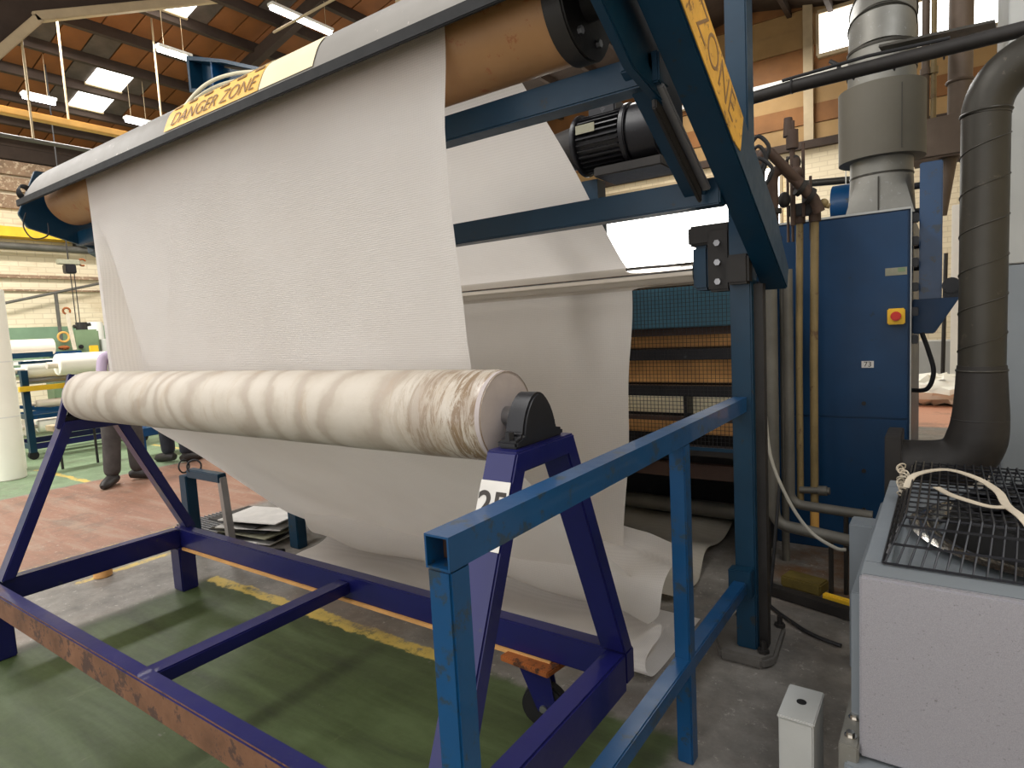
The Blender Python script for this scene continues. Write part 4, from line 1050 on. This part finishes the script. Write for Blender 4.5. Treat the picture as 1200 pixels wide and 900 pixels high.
# grey post box beside it
pb = thing('post_box', (-0.325, 1.79, 0), 'short pale grey box post with a round hole in its top', 'post')
g = G(); g.mm(-0.369, -0.281, 1.708, 1.872, 0.0, 0.398); g.done('box_body', 'light_grey', pb, bevel=0.004)
G().mm(-0.372, -0.278, 1.705, 1.875, 0.392, 0.402).done('box_lid', 'light_grey', pb, bevel=0.003)
G().cyl((-0.325, 1.795, 0.4021), (-0.325, 1.795, 0.4035), 0.013, seg=20).done('lid_hole', 'black_rubber', pb)
# floor clutter by the column
tag(G().tube(smooth_path([(-0.70, 3.35, 0.62), (-0.71, 3.30, 0.40), (-0.72, 3.25, 0.18), (-0.73, 3.22, 0.03), (-0.70, 3.18, 0.012), (-0.62, 3.10, 0.012), (-0.50, 3.0, 0.012), (-0.37, 2.95, 0.012)], 8), 0.009, 8).done('floor_cable', 'cable_black'), 'black cable dropping to the floor right of the column', 'cable')
tag(G().tube(smooth_path([(-0.73, 3.2, 1.0), (-0.69, 3.12, 0.80), (-0.60, 3.05, 0.62), (-0.50, 3.0, 0.50), (-0.40, 3.0, 0.44), (-0.36, 3.02, 0.43)], 8), 0.008, 8).done('grey_lead', 'cable_grey'), 'pale grey lead sagging between the column pipes and the fan unit', 'cable')
rp = thing('yellow_ramp', (-0.55, 3.35, 0), 'dirty yellow cable ramp on the floor behind the column', 'ramp')
G().bar((-0.86, 3.40, 0.03), (-0.24, 3.22, 0.03), 0.05, 0.05).done('ramp_bar', 'dark_iron', rp)
G().bar((-0.70, 3.45, 0.075), (-0.50, 3.40, 0.075), 0.11, 0.06).done('ramp_block', 'ramp_dirty', rp, bevel=0.008)
G().bar((-0.50, 3.36, 0.05), (-0.26, 3.29, 0.05), 0.03, 0.04).done('ramp_lip', 'yellow_paint', rp, bevel=0.006)
tag(G().mm(-0.32, -0.21, 2.80, 2.92, 0.0, 0.62).done('grey_pedestal', 'unit_grey', bevel=0.005), 'narrow grey pedestal at the back corner of the fan unit', 'pedestal')

# ================================================================== BEHIND THE TROLLEY, LEFT
sr_ = thing('low_rail', (-4.2, 2.2, 0), 'low teal-blue rail with a bent top bar behind the trolley', 'rail')
G().mm(-4.45, -4.36, 2.16, 2.24, 0.0, 0.575).done('post', 'machine_blue', sr_, bevel=0.005)
G().mm(-4.36, -3.95, 2.17, 2.23, 0.60-0.035, 0.60+0.025).done('top_bar', 'machine_blue', sr_, bevel=0.005)
G().bar((-3.96, 2.2, 0.60), (-3.90, 2.2, 0.0), 0.05, 0.045, (0, 1, 0)).done('end_leg', 'steel', sr_, bevel=0.004)
for i, (x, l) in enumerate(((-4.44, 'left black wire ring hooked on the low rail'), (-4.30, 'right black wire ring hooked on the low rail'))):
    tag(G().torus((x, 2.2, 0.632+0.012*i), 0.045, 0.006, ((1, 0.3, 0.1), (0.8, -0.6, 0.2))[i], 22, 6).done('wire_ring', 'cable_black'), l, 'ring', 'wire rings on the low rail')
st = thing('mesh_tray', (-4.8, 2.62, 0), 'dark perforated tray lying on the floor by the low rail', 'tray')
G().mm(-5.10, -4.56, 2.42, 2.80, 0.02, 0.035).done('tray_base', 'dark_iron', st)
g = G()
for i in range(18): g.mm(-5.10+i*0.031, -5.09+i*0.031, 2.42, 2.80, 0.035, 0.045)
for j in range(12): g.mm(-5.10, -4.56, 2.42+j*0.033, 2.43+j*0.033, 0.045, 0.053)
q = g.done('tray_mesh', 'steel', st); q['kind'] = 'stuff'
for i in range(7):
    m_ = ['paper', 'black_paint', 'plate_grey', 'black_paint', 'paper', 'dark_iron', 'paper'][i]
    o = G().box((-4.30+0.012*i*(-1)**i, 2.64+0.012*math.sin(i*3.3), 0.02+0.026*i), (0.56, 0.36, 0.009), Matrix.Rotation(0.22+0.16*math.sin(i*2.1), 3, 'Z') @ Matrix.Rotation(0.02*math.sin(i*1.7), 3, 'Y')).done('flat_sheet', m_, bevel=0.003)
    tag(o, ['bottom white sheet of the stack behind the trolley', 'lowest black sheet of the stack behind the trolley', 'greenish sheet in the middle of the stack', 'upper black sheet of the stack behind the trolley', 'white sheet third from the top of the stack', 'dark sheet just under the top of the stack', 'white sheet on top of the stack behind the trolley'][i], 'sheet', 'stacked flat sheets')
tag(G().box((-3.95, 2.36, 0.016), (0.42, 0.14, 0.03), Matrix.Rotation(0.5, 3, 'Z')).done('black_plank', 'black_paint', bevel=0.004), 'black flat bar on the floor by the far blue column', 'bar')
def crumple(c, r, name, mat, seed):
    g = G(); g.ball(c, r, 1.5, 0.9, 0.45, 20)
    rnd = random.Random(seed)
    for v in g.bm.verts: v.co += Vector((rnd.uniform(-1, 1), rnd.uniform(-1, 1), rnd.uniform(-.6, .6)))*r*0.16
    return g.done(name, mat)
tag(crumple((-3.98, 2.36, 0.06), 0.065, 'white_rag', 'paper', 4), 'crumpled white rag on the black bar', 'rag')
tag(G().cyl((-4.55, 1.66, 0), (-4.55, 1.66, 0.16), 0.055, seg=20).done('wood_block', 'board_brown', bevel=0.008), 'short round wooden block on the floor under the trolley end', 'block')
tag(G().grid(lambda u, v: Vector((-3.3+0.9*u+0.2*v, 2.55+0.5*v-0.1*u, 0.05+0.06*math.sin(u*5+v*3)*math.sin(v*PI)+0.03*u)), 24, 18).done('loose_cloth', 'fabric_floor', solid=0.004), 'loose pale cloth scrap on the floor at the cloth edge', 'cloth')

# white standing rolls
def stand_roll(x, y, r, h, label):
    g = G(); g.cyl((x, y, 0.0), (x, y, h), r, seg=36)
    t = thing('standing_roll', (x, y, 0), label, 'roll', 'white rolls standing on end')
    g.done('roll_body', 'white_roll', t, bevel=0.01)
    G().cyl((x, y, h), (x, y, h+0.004), r*0.3, seg=20).done('core', 'board_brown', t)
    for z in (h*0.33, h*0.62): G().cyl((x, y, z), (x, y, z+0.012), r+0.003, seg=36).done('wrap_tape', 'white_paint', t)
stand_roll(-9.2, 2.50, 0.17, 2.25, 'taller white fabric roll standing at the left edge')
stand_roll(-9.75, 2.69, 0.15, 1.32, 'shorter white roll standing behind the taller one')

# rack with horizontal rolls
rk = thing('roll_rack', (-10.5, 3.6, 0), 'blue steel rack with a yellow bar holding horizontal white rolls', 'rack')
for x in (-10.45, -11.2):
    for y in (3.14, 4.6):
        G().mm(x-0.04, x+0.04, y-0.04, y+0.04, 0.1, 1.25).done('upright', 'machine_blue', rk)
        G().cyl((x-0.03, y, 0.06), (x+0.03, y, 0.06), 0.06, seg=14).done('wheel', 'black_rubber', rk)
    G().mm(x-0.03, x+0.03, 3.14, 4.6, 0.14, 0.22).done('base_bar', 'cart_purple', rk)
    G().mm(x-0.03, x+0.03, 3.14, 4.6, 0.56, 0.62).done('side_bar', 'rail_blue', rk)
    G().bar((x, 3.14, 0.72), (x, 4.0, 0.58), 0.04, 0.05).done('diagonal', 'rail_blue', rk)
for y in (3.14, 4.6):
    for z in (0.18, 0.6, 1.22): G().mm(-11.2, -10.45, y-0.03, y+0.03, z-0.03, z+0.03).done('end_bar', 'machine_blue', rk)
G().mm(-10.42, -10.36, 3.05, 4.6, 0.96, 1.03).done('yellow_bar', 'yellow_paint', rk)
G().mm(-10.46, -10.38, 3.10, 3.52, 1.335, 1.375).done('top_arm', 'machine_blue', rk)
def hroll(x, y0, y1, z, r, mat, label):
    t = thing('horizontal_roll', (x, (y0+y1)/2, z-r), label, 'roll', 'horizontal rolls on the rack')
    G().cyl((x, y0, z), (x, y1, z), r, seg=32).done('roll_body', mat, t, bevel=0.008)
    G().cyl((x, y0-0.12, z), (x, y1+0.12, z), r*0.3, seg=18).done('core', 'cream_roll', t)
hroll(-10.6, 3.20, 3.75, 1.25, 0.13, 'white_roll', 'white roll at the upper left of the blue rack')
hroll(-10.2, 3.46, 4.55, 1.30, 0.15, 'white_roll', 'thick white roll in front on top of the blue rack')
hroll(-10.55, 3.2, 4.4, 1.09, 0.045, 'steel', 'grey tube lying just above the yellow bar')
hroll(-10.5, 3.25, 4.4, 0.76, 0.06, 'cream_roll', 'thin cream roll below the yellow bar')
hroll(-10.5, 3.24, 4.0, 0.45, 0.085, 'white_roll', 'white roll on the lowest level of the rack')
hroll(-10.9, 3.2, 4.5, 0.42, 0.12, 'cream_roll', 'cream roll at the back of the lowest level')

# bench with long roll behind, green machine
bn = thing('wrapping_bench', (-13.2, 4.3, 0), 'long bench with a cream roll and blue clamps near the wall', 'bench')
G().mm(-13.5, -12.8, 3.0, 5.0, 1.28, 1.36).done('bench_top', 'white_paint', bn, bevel=0.01)
G().cyl((-13.2, 2.9, 1.58), (-13.2, 4.45, 1.58), 0.14, seg=28).done('bench_roll', 'cream_roll', bn)
G().mm(-12.85, -12.78, 3.0, 4.3, 1.40, 1.49).done('clamp_rail', 'machine_blue', bn)
for y in (3.1, 4.9): G().mm(-13.4, -12.9, y-0.04, y+0.04, 0, 1.28).done('bench_leg', 'machine_blue', bn)
gm = thing('green_machine', (-14, 5.2, 0), 'grey-green workshop machine by the brick wall', 'machine')
G().mm(-14.4, -13.9, 5.05, 5.50, 0, 1.88).done('body', 'green_machine', gm, bevel=0.03)
G().mm(-14.35, -13.95, 4.65, 5.05, 0, 1.68).done('side_box', 'green_machine', gm, bevel=0.02)
G().cyl((-14.1, 5.28, 1.88), (-14.1, 5.28, 2.03), 0.10, seg=18).done('head', 'dark_iron', gm)
G().cyl((-14.1, 5.14, 1.95), (-14.1, 5.44, 1.99), 0.035, seg=12).done('spindle', 'dark_iron', gm)
G().cyl((-13.86, 5.15, 1.55), (-13.9, 5.15, 1.55), 0.04, seg=14).cyl((-13.86, 5.35, 1.5), (-13.9, 5.35, 1.5), 0.03, seg=14).done('dials', 'black_paint', gm)
G().torus((-13.84, 4.86, 1.75), 0.09, 0.02, (1, 0, 0), 20, 6).done('hand_wheel', 'yellow_dull', gm)
G().mm(-13.9, -13.6, 4.6, 5.05, 1.38, 1.48).done('tool_tray', 'rail_blue', gm, bevel=0.01)
tag(G().mm(-13.3, -13.18, 5.06, 5.18, 0, 1.56).done('yellow_post', 'yellow_paint', bevel=0.01), 'short yellow post in front of the green machine', 'post')
tag(crumple((-13.7, 4.8, 1.545), 0.09, 'orange_gloves', 'rust_orange', 8), 'orange work gloves lying on the blue tool tray', 'gloves')
tag(G().cyl((-14.6, 5.7, 0), (-14.6, 5.7, 2.05), 0.16, seg=20).done('white_drum', 'white_paint', bevel=0.02), 'white cylinder standing right of the green machine', 'cylinder')
tag(G().mm(-14.2, -13.6, 5.55, 5.95, 0, 1.68).done('white_cabinet', 'white_paint', bevel=0.01), 'low white cabinet right of the green machine', 'cabinet')
# chain hoist
ho = thing('chain_hoist', (-13, 4.8, 1.6), 'small black chain hoist with a hook hanging before the brick wall', 'hoist')
G().mm(-13.08, -12.92, 4.70, 4.87, 2.87, 3.03).done('hoist_body', 'black_paint', ho, bevel=0.015)
G().mm(-13.05, -12.95, 4.60, 4.95, 3.03, 3.12).done('trolley', 'plate_grey', ho, bevel=0.01)
for y in (4.79, 4.85): G().cyl((-13, y, 1.9), (-13, y, 2.9), 0.008, seg=6).done('chain', 'dark_iron', ho)
G().tube(arc((-13, 5.0, 3.08), 0.06, 0.4, 5.2, 12, (0, 1, 0), (0, 0, 1)), 0.016, 8).done('spare_hook', 'rust_orange', ho)
G().tube(arc((-13, 4.66, 2.2), 0.055, -0.6, 4.4, 12, (0, 1, 0), (0, 0, 1)), 0.018, 8).done('load_hook', 'rust_orange', ho)
G().bar((-13, 4.66, 2.15), (-13, 4.72, 1.5), 0.05, 0.05, (1, 0, 0)).done('load_strap', 'strap_beige', ho)
G().cyl((-13, 4.78, 3.12), (-13, 4.78, 6.5), 0.012, seg=6).done('suspension', 'dark_iron', ho)
lp = thing('leaning_pole', (-15.5, 5.4, 2.4), 'long grey pole fixed aslant on the brick wall', 'pole')
G().cyl((-15.75, 4.5, 2.50), (-15.75, 6.6, 3.02), 0.03, seg=10).done('pole', 'pipe_grey', lp)
G().cyl((-15.75, 5.48, 0), (-15.75, 5.48, 2.72), 0.035, seg=10).done('support_post', 'pipe_grey', lp)
# blue steel bracket and hoses above the guard
bb = thing('hoist_bracket', (-6.9, 4.5, 4.5), 'blue steel channel bracket above the silver guard', 'bracket')
G().prism([(-7.75, 5.05), (-7.0, 4.80), (-6.2, 4.48), (-6.2, 4.44), (-7.0, 4.76), (-7.75, 5.0)], 'y', 4.4, 4.75).done('top_flange', 'machine_blue', bb)
G().prism([(-7.75, 5.0), (-6.2, 4.44), (-6.2, 4.2), (-7.75, 4.62)], 'y', 4.56, 4.60).done('web', 'machine_blue', bb)
G().prism([(-7.75, 4.66), (-6.2, 4.24), (-6.2, 4.2), (-7.75, 4.62)], 'y', 4.4, 4.75).done('bottom_flange', 'machine_blue', bb)
G().mm(-7.78, -7.73, 4.4, 4.75, 4.62, 5.05).done('end_plate', 'machine_blue', bb)
G().mm(-7.30, -7.27, 4.42, 4.58, 4.55, 4.88).done('stiffener', 'rail_blue', bb)
G().cyl((-6.6, 4.58, 0), (-6.6, 4.58, 4.3), 0.07, seg=16).done('bracket_post', 'machine_blue', bb)
for i in range(3):
    o = G().tube(smooth_path([(-3.25-0.05*i, 1.75+0.03*i, 2.60), (-3.18-0.03*i, 1.77+0.03*i, 2.70+0.01*i), (-3.02, 1.80+0.03*i, 2.775-0.012*i), (-2.82, 1.84+0.03*i, 2.785-0.02*i), (-2.55, 1.9, 2.74-0.02*i)], 8), 0.009, 8).done('cream_hose', ['hose_cream', 'hose_cream', 'cable_black'][i])
    tag(o, ['front cream hose arching over the silver guard', 'rear cream hose arching over the silver guard', 'black hose arching beneath the cream hoses'][i], 'hose', 'hoses over the guard')
# red trolley things seen below the roll
tag(G().mm(-9.05, -8.7, 3.80, 4.40, 0.30, 0.41).mm(-9.0, -8.97, 3.84, 3.87, 0, 0.30).mm(-8.76, -8.73, 3.84, 3.87, 0, 0.30).mm(-9.0, -8.97, 4.30, 4.33, 0, 0.30).mm(-8.76, -8.73, 4.30, 4.33, 0, 0.30).done('blue_stool', 'rail_blue', bevel=0.006), 'low blue stool behind the second worker', 'stool')
ts = thing('trestle', (-9.17, 3.25, 0), 'narrow wooden trestle behind the worker in grey trousers', 'trestle')
G().mm(-9.3, -9.05, 2.95, 3.50, 0.50, 0.57).done('top_board', 'beam_pale', ts, bevel=0.006)
for y in (3.04, 3.44): G().cyl((-9.17, y, 0), (-9.17, y, 0.5), 0.016, seg=8).done('leg', 'dark_iron', ts)

# far right: clutter on the floor beyond the cabinet
tag(crumple((0.0, 11.2, 0.22), 0.48, 'plastic_heap', 'white_roll', 11), 'heap of white plastic film far behind the spiral duct', 'plastic')
tag(G().mm(0.05, 0.35, 12.0, 12.2, 0, 3.0).done('white_pillar', 'white_paint', bevel=0.01), 'white pillar far behind, left of the spiral duct', 'pillar')
tag(G().cyl((-0.05, 12.4, 0.0), (-0.02, 12.4, 2.3), 0.03, seg=8).done('dark_pole', 'dark_iron'), 'thin dark pole far behind the cable loop', 'pole')
tag(G().mm(-0.6, 0.9, 13.0, 13.5, 0, 0.85).done('pale_counter', 'light_grey', bevel=0.01), 'pale counter far behind the cable loop', 'counter')

# ================================================================== PEOPLE
def person(loc, rotz, label, feet, pose, mats, name='person'):
    t = thing(name, loc, label, 'person')
    V = []; E_ = []; Rr = []
    def add(p, r, par=None):
        V.append(p); Rr.append(r)
        if par is not None: E_.append((par, len(V)-1))
        return len(V)-1
    lean = pose.get('lean', 0.0); tilt = pose.get('tilt', 0.0)
    pel = add((0, 0, 0.93), (0.15, 0.115))
    w = add((0, lean*0.3, 1.06), (0.145, 0.10), pel)
    ch = add((0, lean*0.75, 1.27), (0.165, 0.115), w)
    sh = add((0, lean, 1.42), (0.13, 0.085), ch)
    nk = add((0, lean*1.1, 1.50), (0.052, 0.052), sh)
    hd0 = add((0, lean*1.2+0.01, 1.575), (0.066, 0.076), nk)
    hd1 = add((0, lean*1.25+0.015, 1.66), (0.075, 0.092), hd0)
    add((0, lean*1.25+0.005, 1.74), (0.05, 0.06), hd1)
    add((0, lean*1.2+0.10, 1.635), (0.014, 0.014), hd1)          # nose
    for s in (-1, 1): add((s*0.082, lean*1.25+0.0, 1.645), (0.014, 0.02), hd1)   # ears
    for s in (-1, 1):
        fx, fy = feet[0 if s < 0 else 1]
        hip = add((s*0.095, 0, 0.88), (0.112, 0.115), pel)
        kn = add((s*0.10+(fx-s*0.10)*0.5, fy*0.5+0.03, 0.50), (0.092, 0.095), hip)
        an = add((fx, fy, 0.085), (0.084, 0.088), kn)
        s1 = add((s*0.19, lean, 1.40), (0.062, 0.062), sh)
        el = add((s*0.23, lean+0.04+pose.get('arm', 0)*0.4, 1.14), (0.046, 0.046), s1)
        wr_ = add((s*0.20, lean+0.12+pose.get('arm', 0), 0.95+pose.get('armz', 0)), (0.030, 0.030), el)
        pm_ = add((s*0.195, lean+0.18+pose.get('arm', 0), 0.91+pose.get('armz', 0)), (0.032, 0.018), wr_)
        for k_ in range(4):
            f1 = add((s*(0.165+0.02*k_), lean+0.225+pose.get('arm', 0), 0.885+pose.get('armz', 0)), (0.009, 0.009), pm_)
            add((s*(0.165+0.02*k_), lean+0.25+pose.get('arm', 0)-0.006*abs(k_-1.5), 0.855+pose.get('armz', 0)), (0.008, 0.008), f1)
        th_ = add((s*0.15, lean+0.17+pose.get('arm', 0), 0.90+pose.get('armz', 0)), (0.011, 0.011), wr_)
        add((s*0.135, lean+0.20+pose.get('arm', 0), 0.875+pose.get('armz', 0)), (0.009, 0.009), th_)
    V = [(p[0]+tilt*max(0.0, min(1.0, (p[2]-0.9)/0.5)), p[1], p[2]) for p in V]
    me = bpy.data.meshes.new('body'); me.from_pydata(V, E_, [])
    o = bpy.data.objects.new('body', me); COL.objects.link(o)
    md = o.modifiers.new('skin', 'SKIN'); md.use_smooth_shade = True
    for i, r in enumerate(Rr): me.skin_vertices[0].data[i].radius = r
    me.skin_vertices[0].data[0].use_root = True
    s_ = o.modifiers.new('sub', 'SUBSURF'); s_.levels = 2; s_.render_levels = 2
    bpy.context.view_layer.update()
    nm = bpy.data.meshes.new_from_object(o.evaluated_get(bpy.context.evaluated_depsgraph_get()))
    bpy.data.objects.remove(o)
    for m in (mats['trousers'], mats['shirt'], 'skin_tone'): nm.materials.append(M[m])
    for p in nm.polygons:
        c_ = p.center; p.use_smooth = True
        if c_.z > 1.475: p.material_index = 2
        elif c_.z > 0.96 or abs(c_.x) > 0.19 and c_.z > 0.7: p.material_index = 1
        else: p.material_index = 0
        if abs(c_.x) > 0.12 and c_.y > lean+0.10+pose.get('arm', 0) and c_.z > 0.8: p.material_index = 2
    T = Matrix.Translation(Vector(loc)) @ Matrix.Rotation(rotz, 4, 'Z')
    nm.transform(T); b = bpy.data.objects.new('body', nm); COL.objects.link(b); child(b, t)
    # hair
    g = G(); g.ball((tilt, lean*1.25-0.008, 1.68), 0.1, 0.86, 1.02, 0.95, 18)
    for v in list(g.bm.verts):
        if v.co.y > lean*1.25+0.05 and v.co.z < 1.70 or v.co.z < 1.60: g.bm.verts.remove(v)
    h = g.done('hair', 'hair_dark', t); h.data.transform(T)
    for i, s in enumerate((-1, 1)):
        fx, fy = feet[i]; dx, dy = s*0.72, 0.69
        g = G(); g.tube([(fx+dx*q, fy+dy*q, h) for q, h in ((-0.09, 0.06), (-0.03, 0.075), (0.06, 0.066), (0.15, 0.05), (0.20, 0.042), (0.235, 0.034))], [0.04, 0.062, 0.06, 0.052, 0.045, 0.022], 14)
        for v in g.bm.verts: v.co.z = max(v.co.z, 0.0)
        sh_ = g.done('shoe', 'leather', t); sh_.data.transform(T)
    return t
person((-7.48, 3.07, 0), math.radians(-90), 'worker in grey trousers and lilac top, half hidden behind the hanging cloth', [(-0.13, 0.0), (0.15, 0.02)], {'lean': 0.03, 'arm': 0.15, 'armz': 0.2, 'tilt': -0.07}, {'trousers': 'trouser_grey', 'shirt': 'shirt_lilac'})
person((-8.05, 3.90, 0), math.radians(60), 'worker in dark navy trousers, only the lower leg seen below the wrapped roll', [(-0.08, 0.10), (0.14, -0.10)], {'lean': 0.04, 'arm': 0.1, 'armz': 0.1}, {'trousers': 'trouser_navy', 'shirt': 'shirt_blue'})
